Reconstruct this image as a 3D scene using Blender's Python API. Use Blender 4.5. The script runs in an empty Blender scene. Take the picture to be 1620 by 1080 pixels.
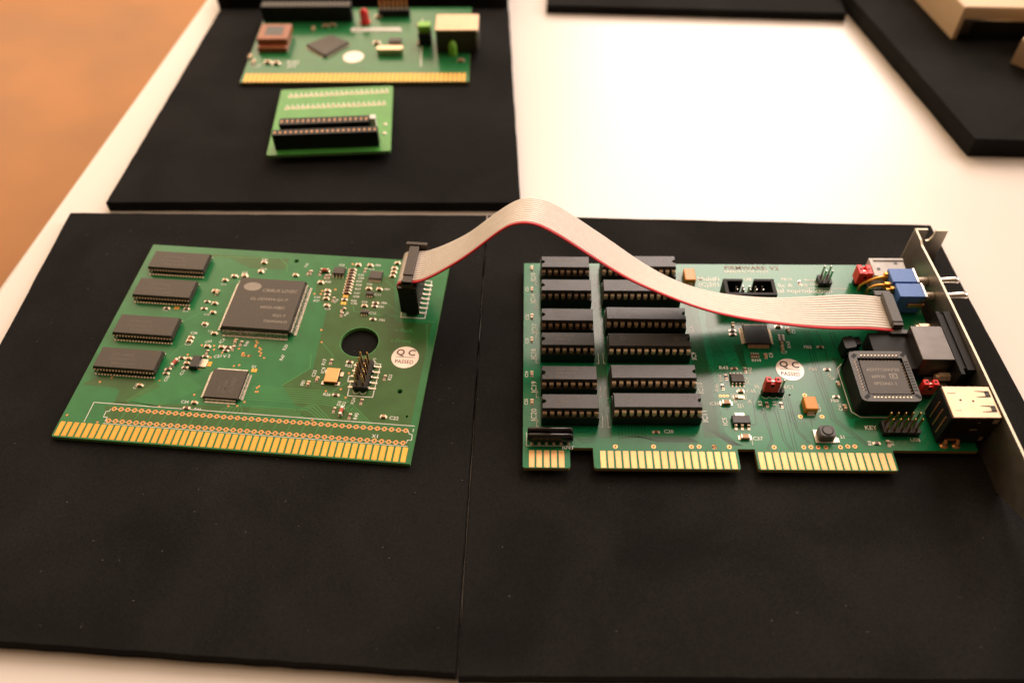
# Two circuit boards joined by a grey ribbon cable, on black foam sheets on a white table.
# All builder coordinates are millimetres; M converts them to metres.
import bpy, bmesh, math, random
from mathutils import Vector, Matrix
from mathutils.geometry import delaunay_2d_cdt
random.seed(7)
M = 0.001
C = bpy.context.scene.collection
scene = bpy.context.scene

# ------------------------------------------------------------------ camera, light, exposure
cam = bpy.data.objects.new('camera', bpy.data.cameras.new('camera'))
C.objects.link(cam)
cam.location = (0.1784488, -0.1479144, 0.2458910)
cam.rotation_euler = (math.radians(39.98987), math.radians(0.34645), math.radians(5.29488))
cam.data.sensor_width = 36.0
cam.data.lens = 29.178
cam.data.clip_start = 0.01
cam.data.clip_end = 30.0
cam.data.dof.use_dof = True
cam.data.dof.focus_distance = 0.302
cam.data.dof.aperture_fstop = 5.8
cam.data.dof.aperture_blades = 6
scene.camera = cam
world = bpy.data.worlds.new('World')
scene.world = world
world.use_nodes = True
wbg = world.node_tree.nodes['Background']
wbg.inputs[0].default_value = (1.0, 0.60, 0.32, 1)
wbg.inputs[1].default_value = 0.11

def area(name, loc, target, sx, sy, power, col):
    d = bpy.data.lights.new(name, 'AREA')
    d.shape = 'RECTANGLE'; d.size = sx; d.size_y = sy; d.energy = power; d.color = col
    o = bpy.data.objects.new(name, d); C.objects.link(o)
    o.location = loc
    o.rotation_euler = (Vector(target) - Vector(loc)).to_track_quat('-Z', 'Y').to_euler()
    return o
area('window_light', (0.74, 2.5, 1.85), (0.25, 0.1, 0.6), 1.25, 2.0, 88.0, (1.0, 0.84, 0.76))
area('far_window_and_wall_light', (-1.5, 2.45, 0.95), (-0.2, 0.1, 0.6), 2.6, 2.7, 80.0, (1.0, 0.74, 0.51))  # far window, widened to add the glow of the bright wall beside it
area('side_window_light', (2.6, 1.0, 1.5), (0.25, 0.1, 0.0), 1.4, 1.6, 50.0, (1.0, 0.86, 0.78))
area('ceiling_fill_light', (-0.3, 1.5, 2.75), (-0.2, 1.2, 0.0), 4.6, 3.4, 60.0, (1.0, 0.66, 0.40))  # added broad warm fill, as if bounced off the ceiling
scene.view_settings.view_transform = 'Standard'
scene.view_settings.look = 'None'
scene.view_settings.exposure = 0.0
scene.view_settings.gamma = 1.0
scene.render.engine = 'CYCLES'
scene.cycles.max_bounces = 8
scene.cycles.use_denoising = True
scene.unit_settings.system = 'METRIC'

# ------------------------------------------------------------------ materials
def mat(name, col, rough=0.5, metal=0.0, var=0.0, vscale=300.0, bump=0.0, bscale=3000.0, spec=0.5, col2=None, rvar=0.0, coat=0.0, trans=0.0):
    m = bpy.data.materials.new(name); m.use_nodes = True
    nt = m.node_tree; b = nt.nodes['Principled BSDF']
    b.inputs['Roughness'].default_value = rough
    b.inputs['Metallic'].default_value = metal
    b.inputs['Specular IOR Level'].default_value = spec
    b.inputs['Coat Weight'].default_value = coat
    b.inputs['Coat Roughness'].default_value = 0.12
    b.inputs['Transmission Weight'].default_value = trans
    tc = nt.nodes.new('ShaderNodeTexCoord')
    c1 = (col[0], col[1], col[2], 1)
    b.inputs['Base Color'].default_value = c1
    if var > 0 or col2:
        n = nt.nodes.new('ShaderNodeTexNoise'); n.inputs['Scale'].default_value = vscale; n.inputs['Detail'].default_value = 6
        nt.links.new(tc.outputs['Object'], n.inputs['Vector'])
        r = nt.nodes.new('ShaderNodeValToRGB')
        r.color_ramp.elements[0].position = 0.32; r.color_ramp.elements[1].position = 0.68
        lo = [max(0, k * (1 - var)) for k in col]; hi = [k * (1 + var) for k in (col2 or col)]
        r.color_ramp.elements[0].color = (*lo, 1); r.color_ramp.elements[1].color = (*hi, 1)
        nt.links.new(n.outputs['Fac'], r.inputs['Fac']); nt.links.new(r.outputs['Color'], b.inputs['Base Color'])
        if rvar > 0:
            mr = nt.nodes.new('ShaderNodeMapRange')
            mr.inputs['To Min'].default_value = max(0.02, rough - rvar); mr.inputs['To Max'].default_value = min(1, rough + rvar)
            nt.links.new(n.outputs['Fac'], mr.inputs['Value']); nt.links.new(mr.outputs['Result'], b.inputs['Roughness'])
    if bump > 0:
        n2 = nt.nodes.new('ShaderNodeTexNoise'); n2.inputs['Scale'].default_value = bscale; n2.inputs['Detail'].default_value = 3
        nt.links.new(tc.outputs['Object'], n2.inputs['Vector'])
        bp = nt.nodes.new('ShaderNodeBump'); bp.inputs['Strength'].default_value = bump; bp.inputs['Distance'].default_value = 0.0001
        nt.links.new(n2.outputs['Fac'], bp.inputs['Height']); nt.links.new(bp.outputs['Normal'], b.inputs['Normal'])
    return m

MT = {}
MT['table'] = mat('white_laminate', (0.80, 0.745, 0.685), 0.30, var=0.015, vscale=8, bump=0.05, bscale=900, rvar=0.03)
MT['floor'] = mat('wood_floor', (0.34, 0.135, 0.026), 0.34, spec=0.22, var=0.16, vscale=5, bump=0.05, bscale=60, rvar=0.06)
MT['mask'] = mat('solder_mask', (0.020, 0.178, 0.054), 0.22, var=0.10, vscale=120, bump=0.05, bscale=1500, rvar=0.04)
MT['mask_dark'] = mat('solder_mask_over_bare_laminate', (0.035, 0.120, 0.026), 0.24, var=0.10, vscale=150, bump=0.05, bscale=1500, rvar=0.04)
MT['mask2'] = mat('bright_solder_mask', (0.004, 0.185, 0.072), 0.20, var=0.10, vscale=120, bump=0.05, bscale=1500, rvar=0.04)
MT['mask2_dark'] = mat('bright_solder_mask_over_bare_laminate', (0.006, 0.105, 0.030), 0.22, var=0.10, vscale=150, bump=0.05, bscale=1500)
MT['trace'] = mat('masked_copper_trace', (0.060, 0.300, 0.085), 0.22, var=0.08, vscale=300)
MT['trace2'] = mat('masked_trace_gap', (0.003, 0.048, 0.016), 0.24, var=0.08, vscale=300)
MT['lime'] = mat('light_green_solder_mask', (0.075, 0.34, 0.06), 0.22, var=0.08, vscale=120, bump=0.05, bscale=1500)
MT['edge'] = mat('fibreglass_edge', (0.30, 0.215, 0.060), 0.6, var=0.15, vscale=900)
MT['edge_green'] = mat('green_fibreglass_edge', (0.13, 0.34, 0.10), 0.55, var=0.15, vscale=900)
MT['gold2'] = mat('pale_gold_plating', (0.80, 0.50, 0.22), 0.45, 0.6, var=0.07, vscale=400, bump=0.12, bscale=2500, rvar=0.08)
MT['gold'] = mat('gold_plating', (0.84, 0.44, 0.085), 0.42, 0.72, var=0.06, vscale=500, bump=0.12, bscale=2500, rvar=0.08)
def per_object(m, lo, hi):
    nt = m.node_tree; b = nt.nodes['Principled BSDF']; src = b.inputs['Base Color'].links[0].from_socket
    oi = nt.nodes.new('ShaderNodeObjectInfo'); mr = nt.nodes.new('ShaderNodeMapRange'); mr.inputs['To Min'].default_value = lo; mr.inputs['To Max'].default_value = hi
    mx = nt.nodes.new('ShaderNodeMix'); mx.data_type = 'RGBA'; mx.blend_type = 'MULTIPLY'; mx.inputs['Factor'].default_value = 1.0
    tc = nt.nodes.new('ShaderNodeTexCoord'); mp = nt.nodes.new('ShaderNodeMapping'); mp.inputs['Scale'].default_value = (6000, 220, 1)
    n = nt.nodes.new('ShaderNodeTexNoise'); n.inputs['Scale'].default_value = 1.0; n.inputs['Detail'].default_value = 4
    m2 = nt.nodes.new('ShaderNodeMapRange'); m2.inputs['From Min'].default_value = 0.3; m2.inputs['From Max'].default_value = 0.7; m2.inputs['To Min'].default_value = 0.82; m2.inputs['To Max'].default_value = 1.08
    mm = nt.nodes.new('ShaderNodeMath'); mm.operation = 'MULTIPLY'
    nt.links.new(tc.outputs['Object'], mp.inputs['Vector']); nt.links.new(mp.outputs['Vector'], n.inputs['Vector']); nt.links.new(n.outputs['Fac'], m2.inputs['Value'])
    nt.links.new(oi.outputs['Random'], mr.inputs['Value']); nt.links.new(mr.outputs['Result'], mm.inputs[0]); nt.links.new(m2.outputs['Result'], mm.inputs[1])
    nt.links.new(src, mx.inputs['A']); nt.links.new(mm.outputs['Value'], mx.inputs['B']); nt.links.new(mx.outputs['Result'], b.inputs['Base Color'])
per_object(MT['gold'], 0.90, 1.04); per_object(MT['gold2'], 0.90, 1.04)
MT['tin'] = mat('tinned_metal', (0.80, 0.75, 0.68), 0.28, 0.9, var=0.08, vscale=900, bump=0.2, bscale=3000, rvar=0.08)
MT['shadedriser'] = mat('shaded_lead_riser_metal', (0.16, 0.13, 0.10), 0.28, 1.0, var=0.1, vscale=900)  # lead metal darkened: the risers' dark reflection is put into the colour
MT['goldpin'] = mat('gold_pin_metal', (0.74, 0.46, 0.17), 0.26, 1.0, var=0.1, vscale=900, rvar=0.08)
MT['pindull'] = mat('tarnished_lead_metal', (0.42, 0.30, 0.20), 0.45, 0.6, var=0.2, vscale=900, rvar=0.08)
MT['pin'] = mat('chip_lead_metal', (0.86, 0.68, 0.48), 0.40, 0.6, var=0.10, vscale=900, rvar=0.08)
MT['solder'] = mat('solder', (0.82, 0.71, 0.58), 0.30, 0.7, var=0.1, vscale=2000, bump=0.3, bscale=3500)
MT['silk'] = mat('white_silkscreen_ink', (0.78, 0.78, 0.70), 0.55, var=0.10, vscale=1500)
MT['redink'] = mat('red_stamp_ink', (0.22, 0.085, 0.05), 0.6, var=0.35, vscale=2500)
MT['epoxy'] = mat('chip_epoxy', (0.046, 0.035, 0.025), 0.42, var=0.15, vscale=900, bump=0.35, bscale=9000, rvar=0.06)
MT['epoxy2'] = mat('dark_chip_epoxy', (0.028, 0.027, 0.028), 0.36, var=0.15, vscale=900, bump=0.35, bscale=9000, rvar=0.06)
MT['mark'] = mat('laser_marking', (0.30, 0.26, 0.21), 0.6, var=0.2, vscale=3000)
MT['mark_dim'] = mat('faint_laser_marking', (0.11, 0.092, 0.075), 0.6, var=0.2, vscale=3000)
MT['black'] = mat('black_plastic', (0.010, 0.0095, 0.009), 0.42, spec=0.35, var=0.2, vscale=700, bump=0.15, bscale=5000, rvar=0.06)
MT['matblack'] = mat('dull_black_plastic', (0.006, 0.006, 0.006), 0.55, spec=0.28, var=0.2, vscale=700, bump=0.15, bscale=5000)
MT['gloss'] = mat('glossy_black_coating', (0.010, 0.008, 0.008), 0.12, var=0.2, vscale=400, bump=0.1, bscale=900)
MT['greyplastic'] = mat('grey_plastic', (0.085, 0.083, 0.080), 0.48, var=0.12, vscale=900, bump=0.2, bscale=5000)
MT['brownplastic'] = mat('dark_brown_plastic', (0.040, 0.026, 0.016), 0.40, var=0.15, vscale=700)
MT['hole'] = mat('drilled_hole', (0.012, 0.004, 0.002), 0.8)
MT['foam'] = mat('black_foam', (0.0108, 0.0104, 0.0098), 0.92, var=0.42, vscale=2600, bump=0.6, bscale=4200, spec=0.10)
nt = MT['foam'].node_tree                                          # broad faint smudges over the fine grain
n_ = nt.nodes.new('ShaderNodeTexNoise'); n_.inputs['Scale'].default_value = 22; n_.inputs['Detail'].default_value = 5; n_.inputs['Distortion'].default_value = 0.6
r_ = nt.nodes.new('ShaderNodeMapRange'); r_.inputs['From Min'].default_value = 0.35; r_.inputs['From Max'].default_value = 0.7; r_.inputs['To Min'].default_value = 0.82; r_.inputs['To Max'].default_value = 1.45
x_ = nt.nodes.new('ShaderNodeMix'); x_.data_type = 'RGBA'; x_.blend_type = 'MULTIPLY'; x_.inputs['Factor'].default_value = 1.0
tc_ = [n for n in nt.nodes if n.type == 'TEX_COORD'][0]; rp_ = [n for n in nt.nodes if n.type == 'VALTORGB'][0]
nt.links.new(tc_.outputs['Object'], n_.inputs['Vector']); nt.links.new(n_.outputs['Fac'], r_.inputs['Value'])
nt.links.new(rp_.outputs['Color'], x_.inputs['A']); nt.links.new(r_.outputs['Result'], x_.inputs['B'])
nt.links.new(x_.outputs['Result'], nt.nodes['Principled BSDF'].inputs['Base Color'])
MT['ribbon'] = mat('grey_pvc_insulation', (0.79, 0.725, 0.645), 0.34, var=0.04, vscale=400)
MT['redwire'] = mat('red_pvc_insulation', (0.62, 0.020, 0.030), 0.38, var=0.06, vscale=400)
MT['red'] = mat('red_plastic', (0.80, 0.030, 0.030), 0.32, var=0.06, vscale=900, bump=0.1, bscale=4000)
MT['blue'] = mat('blue_plastic', (0.075, 0.185, 0.50), 0.38, var=0.06, vscale=900, bump=0.15, bscale=5000)
MT['orange'] = mat('orange_epoxy', (0.72, 0.265, 0.028), 0.35, var=0.08, vscale=900, bump=0.1, bscale=4000)
MT['wire'] = mat('gold_coloured_wire', (0.90, 0.46, 0.08), 0.36, 0.6, var=0.06, vscale=900)
MT['steel'] = mat('bracket_steel', (0.44, 0.40, 0.345), 0.40, 0.9, var=0.06, vscale=220, bump=0.12, bscale=2200, rvar=0.08)
MT['cutedge'] = mat('cut_steel_edge', (0.70, 0.64, 0.50), 0.5, 0.4, var=0.04, vscale=300)
MT['chrome'] = mat('polished_metal', (0.85, 0.82, 0.77), 0.26, 1.0, var=0.03, vscale=400)
MT['shell'] = mat('tinned_shell', (0.80, 0.60, 0.41), 0.40, 0.85, var=0.05, vscale=300, bump=0.06, bscale=1500, rvar=0.06)
MT['jackshell'] = mat('dull_jack_shell', (0.58, 0.42, 0.27), 0.5, 0.8, var=0.06, vscale=300)
MT['darkshell'] = mat('dark_shell_side', (0.060, 0.042, 0.026), 0.30, 0.8, var=0.1, vscale=300)  # shell side coloured much darker than the shell top
MT['vgashell'] = mat('dull_metal_shell', (0.17, 0.16, 0.155), 0.36, 0.95, var=0.05, vscale=300, bump=0.06, bscale=1500, rvar=0.06)
MT['ceramic'] = mat('tan_ceramic', (0.50, 0.28, 0.135), 0.45, var=0.12, vscale=900)
MT['resbody'] = mat('resistor_coating', (0.150, 0.075, 0.048), 0.35, var=0.2, vscale=1200)
MT['redglass'] = mat('red_glass', (0.55, 0.10, 0.06), 0.2, var=0.1, vscale=900)
MT['sticker'] = mat('silver_foil_sticker', (0.86, 0.78, 0.72), 0.34, 0.35, var=0.10, vscale=180, col2=(0.92, 0.74, 0.66), rvar=0.1)
MT['ink'] = mat('black_print', (0.02, 0.017, 0.015), 0.6)
MT['darkred_ink'] = mat('brown_print', (0.10, 0.035, 0.02), 0.6)
MT['clear'] = mat('cloudy_clear_plastic', (0.64, 0.62, 0.58), 0.25, var=0.12, vscale=240, trans=0.25)
MT['white'] = mat('white_plastic', (0.80, 0.77, 0.70), 0.4, var=0.03, vscale=300)
MT['oscil'] = mat('oscillator_lid', (0.80, 0.42, 0.18), 0.34, 0.75, var=0.06, vscale=300, bump=0.1, bscale=1800)
MT['copper'] = mat('copper_lug', (0.80, 0.36, 0.15), 0.32, 0.8, var=0.1, vscale=700)
MT['beige'] = mat('beige_case_plastic', (0.72, 0.52, 0.31), 0.5, var=0.03, vscale=90, bump=0.1, bscale=2500)
MT['brick'] = mat('brown_coil_casing', (0.34, 0.105, 0.040), 0.4, var=0.12, vscale=300)
MT['green_light'] = mat('green_plastic', (0.25, 0.62, 0.06), 0.4, var=0.06, vscale=400)
MT['dust'] = mat('pale_lint', (0.30, 0.28, 0.25), 0.9)

# ------------------------------------------------------------------ mesh builder
class MB:
    def __init__(s): s.v = []; s.f = []; s.m = []; s.sm = []
    def add(s, vs, fs, m=0, smooth=False):
        n = len(s.v); s.v += [tuple(v) for v in vs]
        for f in fs: s.f.append([n + i for i in f]); s.m.append(m); s.sm.append(smooth)
        return s
    def loft(s, rings, m=0, smooth=False, cap0=True, cap1=True, closed=True, mtop=None):
        n = len(rings[0]); vs = [p for r in rings for p in r]; fs = []
        for k in range(len(rings) - 1):
            for i in range(n if closed else n - 1):
                j = (i + 1) % n
                fs.append([k * n + i, k * n + j, (k + 1) * n + j, (k + 1) * n + i])
        s.add(vs, fs, m, smooth)
        if cap0: s.add(rings[0][::-1], [list(range(n))], m)
        if cap1: s.add(rings[-1], [list(range(n))], m if mtop is None else mtop)
        return s
    def box(s, x0, x1, y0, y1, z0, z1, m=0, ch=0.0, mtop=None):
        def rect(i, z): return [(x0 + i, y0 + i, z), (x1 - i, y0 + i, z), (x1 - i, y1 - i, z), (x0 + i, y1 - i, z)]
        if ch > 0:
            def oct_(i, z, c): return [(x0 + i + c, y0 + i, z), (x1 - i - c, y0 + i, z), (x1 - i, y0 + i + c, z), (x1 - i, y1 - i - c, z), (x1 - i - c, y1 - i, z), (x0 + i + c, y1 - i, z), (x0 + i, y1 - i - c, z), (x0 + i, y0 + i + c, z)]
            return s.loft([oct_(0, z0, ch), oct_(0, z1 - ch, ch), oct_(ch * 0.35, z1 - ch * 0.3, ch), oct_(ch, z1, ch * 0.8)], m, mtop=mtop)
        return s.loft([rect(0, z0), rect(0, z1)], m, mtop=mtop)
    def obox(s, c, ux, uy, hx, hy, z0, z1, m=0):
        p = [(c[0] + a * hx * ux[0] + b * hy * uy[0], c[1] + a * hx * ux[1] + b * hy * uy[1]) for a, b in ((-1, -1), (1, -1), (1, 1), (-1, 1))]
        return s.loft([[(x, y, z0) for x, y in p], [(x, y, z1) for x, y in p]], m)
    def prism(s, poly, z0, z1, m=0, mtop=None):
        return s.loft([[(x, y, z0) for x, y in poly], [(x, y, z1) for x, y in poly]], m, mtop=mtop)
    def flat(s, poly, z, m=0):
        return s.add([(x, y, z) for x, y in poly], [list(range(len(poly)))], m)
    def cyl(s, c, r, z0, z1, n=16, m=0, r1=None, smooth=True, ch=0.0):
        r1 = r if r1 is None else r1
        def ring(q, z): return [(c[0] + q * math.cos(2 * math.pi * i / n), c[1] + q * math.sin(2 * math.pi * i / n), z) for i in range(n)]
        rs = [ring(r, z0)] + ([ring(r1, z1 - ch), ring(r1 - ch, z1)] if ch > 0 else [ring(r1, z1)])
        return s.loft(rs, m, smooth)
    def annulus(s, c, r0, r1, z, n=14, m=0, zt=None):
        a = []; 
        for q in (r0, r1): a += [(c[0] + q * math.cos(2 * math.pi * i / n), c[1] + q * math.sin(2 * math.pi * i / n), z) for i in range(n)]
        return s.add(a, [[i, i + n, (i + 1) % n + n, (i + 1) % n][::-1] for i in range(n)], m)
    def disc(s, c, r, z, n=16, m=0):
        return s.flat([(c[0] + r * math.cos(2 * math.pi * i / n), c[1] + r * math.sin(2 * math.pi * i / n)) for i in range(n)], z, m)
    def tube(s, pts, r, n=8, m=0, smooth=True, flat=1.0):
        rings = []; P = [Vector(p) for p in pts]
        for k, p in enumerate(P):
            t = (P[min(k + 1, len(P) - 1)] - P[max(k - 1, 0)]).normalized()
            a = t.cross(Vector((0, 0, 1)));
            if a.length < 0.05: a = t.cross(Vector((0, 1, 0)))
            a.normalize(); b = a.cross(t).normalized()
            rr = r[k] if isinstance(r, (list, tuple)) else r
            rings.append([tuple(p + a * rr * math.cos(2 * math.pi * i / n) + b * rr * flat * math.sin(2 * math.pi * i / n)) for i in range(n)][::-1])
        return s.loft(rings, m, smooth)
    def lead(s, o, d, prof, w, t=0.18, m=0):
        """a bent metal lead: prof = (distance out along d, height) points"""
        n = (-d[1], d[0]); P = [Vector((p[0], p[1])) for p in prof]; rings = []
        for k, p in enumerate(P):
            tg = (P[min(k + 1, len(P) - 1)] - P[max(k - 1, 0)]).normalized(); nn = Vector((-tg.y, tg.x)) * t / 2
            ring = []
            for q, sg in ((p + nn, -1), (p + nn, 1), (p - nn, 1), (p - nn, -1)):
                ring.append((o[0] + d[0] * q.x + n[0] * sg * w / 2, o[1] + d[1] * q.x + n[1] * sg * w / 2, q.y))
            rings.append(ring)
        return s.loft(rings, m)
    def pin(s, x, y, z0, z1, w=0.64, m=0):
        h = w / 2
        def sq(q, z): return [(x - q, y - q, z), (x + q, y - q, z), (x + q, y + q, z), (x - q, y + q, z)]
        return s.loft([sq(h, z0), sq(h, z1 - 0.5), sq(h * 0.45, z1)], m)
    def line(s, pts, w, z, m=0):
        """a flat printed or etched line of width w along pts"""
        P = [Vector((p[0], p[1])) for p in pts]; L = []; R = []
        for k, p in enumerate(P):
            a = (p - P[k - 1]).normalized() if k > 0 else None; b = (P[k + 1] - p).normalized() if k < len(P) - 1 else None
            if a is None: n = Vector((-b.y, b.x)); q = 1
            elif b is None: n = Vector((-a.y, a.x)); q = 1
            else:
                n = Vector((-(a + b).y, (a + b).x));
                if n.length < 1e-6: n = Vector((-a.y, a.x))
                n.normalize(); q = 1 / max(0.4, abs(n.dot(Vector((-a.y, a.x)))))
            L.append(p + n * w / 2 * q); R.append(p - n * w / 2 * q)
        vs = [(p.x, p.y, z) for p in L] + [(p.x, p.y, z) for p in R]; n = len(P)
        return s.add(vs, [[k, k + n, k + 1 + n, k + 1] for k in range(n - 1)], m)
    def text(s, body, x, y, size, z, rot=0, m=0, align='LEFT', sx=1.0, bold=0.012):
        vs, fs = text_geo(body, align, bold); c, q = math.cos(math.radians(rot)), math.sin(math.radians(rot))
        return s.add([(x + size * (sx * a * c - b * q), y + size * (sx * a * q + b * c), z) for a, b in vs], fs, m)
    def mesh(s, name, mats):
        me = bpy.data.meshes.new(name)
        me.from_pydata([(a * M, b * M, c * M) for a, b, c in s.v], [], s.f)
        for k in mats: me.materials.append(MT[k])
        me.polygons.foreach_set('material_index', s.m); me.polygons.foreach_set('use_smooth', s.sm)
        me.update()
        return me
    def build(s, name, mats, parent=None, loc=None, rot=0.0, kind=None, label=None):
        return link(name, s.mesh(name, mats if isinstance(mats, (list, tuple)) else [mats]), parent, loc, rot, kind, label)

_T = {}
def text_geo(body, align, bold):
    k = (body, align, bold)
    if k not in _T:
        cu = bpy.data.curves.new('tmp_text', 'FONT'); cu.body = body; cu.size = 1.0; cu.align_x = align; cu.resolution_u = 2; cu.offset = bold
        o = bpy.data.objects.new('tmp_text', cu); C.objects.link(o)
        me = bpy.data.meshes.new_from_object(o.evaluated_get(bpy.context.evaluated_depsgraph_get()))
        _T[k] = ([(v.co.x, v.co.y) for v in me.vertices], [list(p.vertices) for p in me.polygons])
        bpy.data.objects.remove(o); bpy.data.curves.remove(cu); bpy.data.meshes.remove(me)
    return _T[k]

OFF = {}
def link(name, me, parent=None, loc=None, rot=0.0, kind=None, label=None):
    o = bpy.data.objects.new(name, me); C.objects.link(o)
    l = Vector(loc or (0, 0, 0))
    if parent is not None:
        o.parent = parent
        l = l + Vector((0, 0, OFF.get(parent.name, 0.0)))
    o.location = l * M; o.rotation_euler = (0, 0, rot)
    if kind: o['kind'] = kind
    if label: o['label'] = label
    return o
def thing(name, label, cat, loc=(0, 0, 0), rot=0.0, group=None, off=0.0):
    """an Empty at the thing's base; off = height (mm) of the builder's zero plane above that base"""
    o = bpy.data.objects.new(name, None); C.objects.link(o)
    o.empty_display_size = 0.01
    o.location = Vector(loc) * M; o.rotation_euler = (0, 0, rot)
    tag(o, label, cat, group); OFF[o.name] = off
    return o
def tag(o, label, cat, group=None):
    o['label'] = label; o['category'] = cat
    if group: o['group'] = group
    return o
def outline_mesh(name, outer, holes, z0, z1, mats, edge_slot):
    """a sheet with real openings: outer outline and hole outlines, filled and given thickness"""
    loops = []
    for k, pl in enumerate([outer] + holes):
        ar = sum(pl[i - 1][0] * pl[i][1] - pl[i][0] * pl[i - 1][1] for i in range(len(pl)))
        loops.append(pl if (ar > 0) == (k == 0) else pl[::-1])
    pts, edges = [], []
    for pl in loops:
        n0 = len(pts); pts += [Vector((p[0], p[1])) for p in pl]; edges += [(n0 + i, n0 + (i + 1) % len(pl)) for i in range(len(pl))]
    vs, _e, fs, *_r = delaunay_2d_cdt(pts, edges, [], 0, 1e-5)
    def inside(x, y):
        c = False
        for i, j in edges:
            a, b = pts[i], pts[j]
            if (a.y > y) != (b.y > y) and x < (b.x - a.x) * (y - a.y) / (b.y - a.y) + a.x: c = not c
        return c
    m = MB(); keep = []
    for f in fs:
        q = [vs[i] for i in f]; ar = sum(q[i - 1].x * q[i].y - q[i].x * q[i - 1].y for i in range(len(q)))
        if abs(ar) > 1e-7 and inside(sum(p.x for p in q) / len(q), sum(p.y for p in q) / len(q)): keep.append(f if ar > 0 else f[::-1])
    m.add([(p.x, p.y, z1) for p in vs], keep, 0); m.add([(p.x, p.y, z0) for p in vs], [f[::-1] for f in keep], 0)
    for pl in loops:
        n = len(pl); m.add([(p[0], p[1], z0) for p in pl] + [(p[0], p[1], z1) for p in pl], [[i, (i + 1) % n, n + (i + 1) % n, n + i] for i in range(n)], edge_slot)
    return m.mesh(name, mats)
def circ(c, r, n=16): return [(c[0] + r * math.cos(2 * math.pi * i / n), c[1] + r * math.sin(2 * math.pi * i / n)) for i in range(n)]
def rounded(pts, rad, n=3):
    """round every convex corner of a polygon"""
    out = []
    k = len(pts)
    for i in range(k):
        a, b, c = Vector(pts[i - 1]), Vector(pts[i]), Vector(pts[(i + 1) % k])
        u = (a - b).normalized(); v = (c - b).normalized()
        for j in range(n + 1):
            t = j / n; p0 = b + u * rad; p1 = b + v * rad
            q = p0 * (1 - t) ** 2 + b * 2 * t * (1 - t) + p1 * t ** 2
            out.append((q.x, q.y))
    return out

# ------------------------------------------------------------------ setting: floor, table, foam sheets
FOAM = -1.8; TABLE = -6.8
fl = MB(); fl.add([(-6000, -3000, -757), (4000, -3000, -757), (4000, 7000, -757), (-6000, 7000, -757)], [[0, 1, 2, 3]])
fl.build('floor', 'floor', kind='structure')
tb = MB()
def table_outline(i): return [(-80.3 + i, -400 + i), (1200 - i, -400 + i), (1200 - i, 1150 - i), (-29.2 + i, 1150 - i)]
prof = [(9, -36), (3, -34), (0, -30), (0, -14)] + [(7 - 7 * math.cos(a * math.pi / 16), -13.8 + 7 * math.sin(a * math.pi / 16)) for a in range(1, 9)]
tb.loft([[(x, y, z) for x, y in table_outline(i)] for i, z in prof], 0, smooth=False)
tag(tb.build('table', 'table'), 'white laminate display table with a rounded edge under all the black foam sheets', 'table')

def foam(pts, z0, z1, label):
    m = MB()
    n = []
    for i in range(len(pts)):                                   # subdivide the edges for slightly uneven, hand-cut sides
        a, b = Vector(pts[i]), Vector(pts[(i + 1) % len(pts)]); d = (b - a); k = max(2, int(d.length / 6)); nn = Vector((d.y, -d.x)).normalized()
        for j in range(k):
            w = 0 if j == 0 else (random.random() - 0.5) * 0.30
            n.append(tuple(a + d * j / k + nn * w))
    c = Vector((sum(p[0] for p in n) / len(n), sum(p[1] for p in n) / len(n)))
    def ins(q): return [tuple(Vector(p) + (c - Vector(p)).normalized() * q) for p in n]
    m.loft([[(x, y, z0) for x, y in n], [(x, y, z1 - 0.5) for x, y in n], [(x, y, z1) for x, y in ins(0.45)]], 0)
    o = m.build('foam_sheet', 'foam')
    return tag(o, label, 'foam sheet', 'black foam sheets laid on the table')
foam([(-33, -73.0), (153.1, -68.6), (139.7, 131.2), (-47.4, 116.9)], TABLE, FOAM, 'large black foam sheet under the left green card with the round hole')
foam([(153.7, -69.4), (360, -52), (335.1, 141.5), (140.2, 131.3)], TABLE, FOAM, 'large black foam sheet under the card with the metal bracket')
foam([(-34.2, 124.8), (154.1, 140.6), (132.4, 312.2), (-37.2, 298.4)], TABLE, FOAM, 'black foam sheet under the small light green adapter and the card behind it')
foam([(-39.5, 302.2), (131.4, 317.0), (116, 500), (-55, 485)], TABLE, 5.5, 'thick black foam block at the top edge behind the card with the brown coil')
foam([(154.4, 318.0), (328.2, 322.6), (322, 500), (150, 496)], TABLE, FOAM, 'black foam sheet of which only the front edge shows beyond the bare white table')
foam([(366.8, 199.2), (560, 207.5), (540, 452), (297.6, 455)], TABLE, 3.2, 'thick black foam sheet under the beige case in the top right corner')
lint = MB()
for k in range(190):
    x, y = random.uniform(-38, 335), random.uniform(-66, 112)
    r = random.uniform(0.03, 0.10); a = random.uniform(0, 3.14)
    if random.random() < 0.0: lint.line([(x, y), (x + 1.5 * math.cos(a), y + 1.5 * math.sin(a)), (x + 2.6 * math.cos(a + .5), y + 2.6 * math.sin(a + .5))], 0.06, FOAM + 0.03)
    else: lint.box(x - r, x + r, y - r, y + r, FOAM + 0.0, FOAM + 0.07)
o = lint.build('dust', 'dust', kind='stuff')
o['label'] = 'tiny pale dust specks scattered on the black foam'; o['category'] = 'dust'

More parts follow.
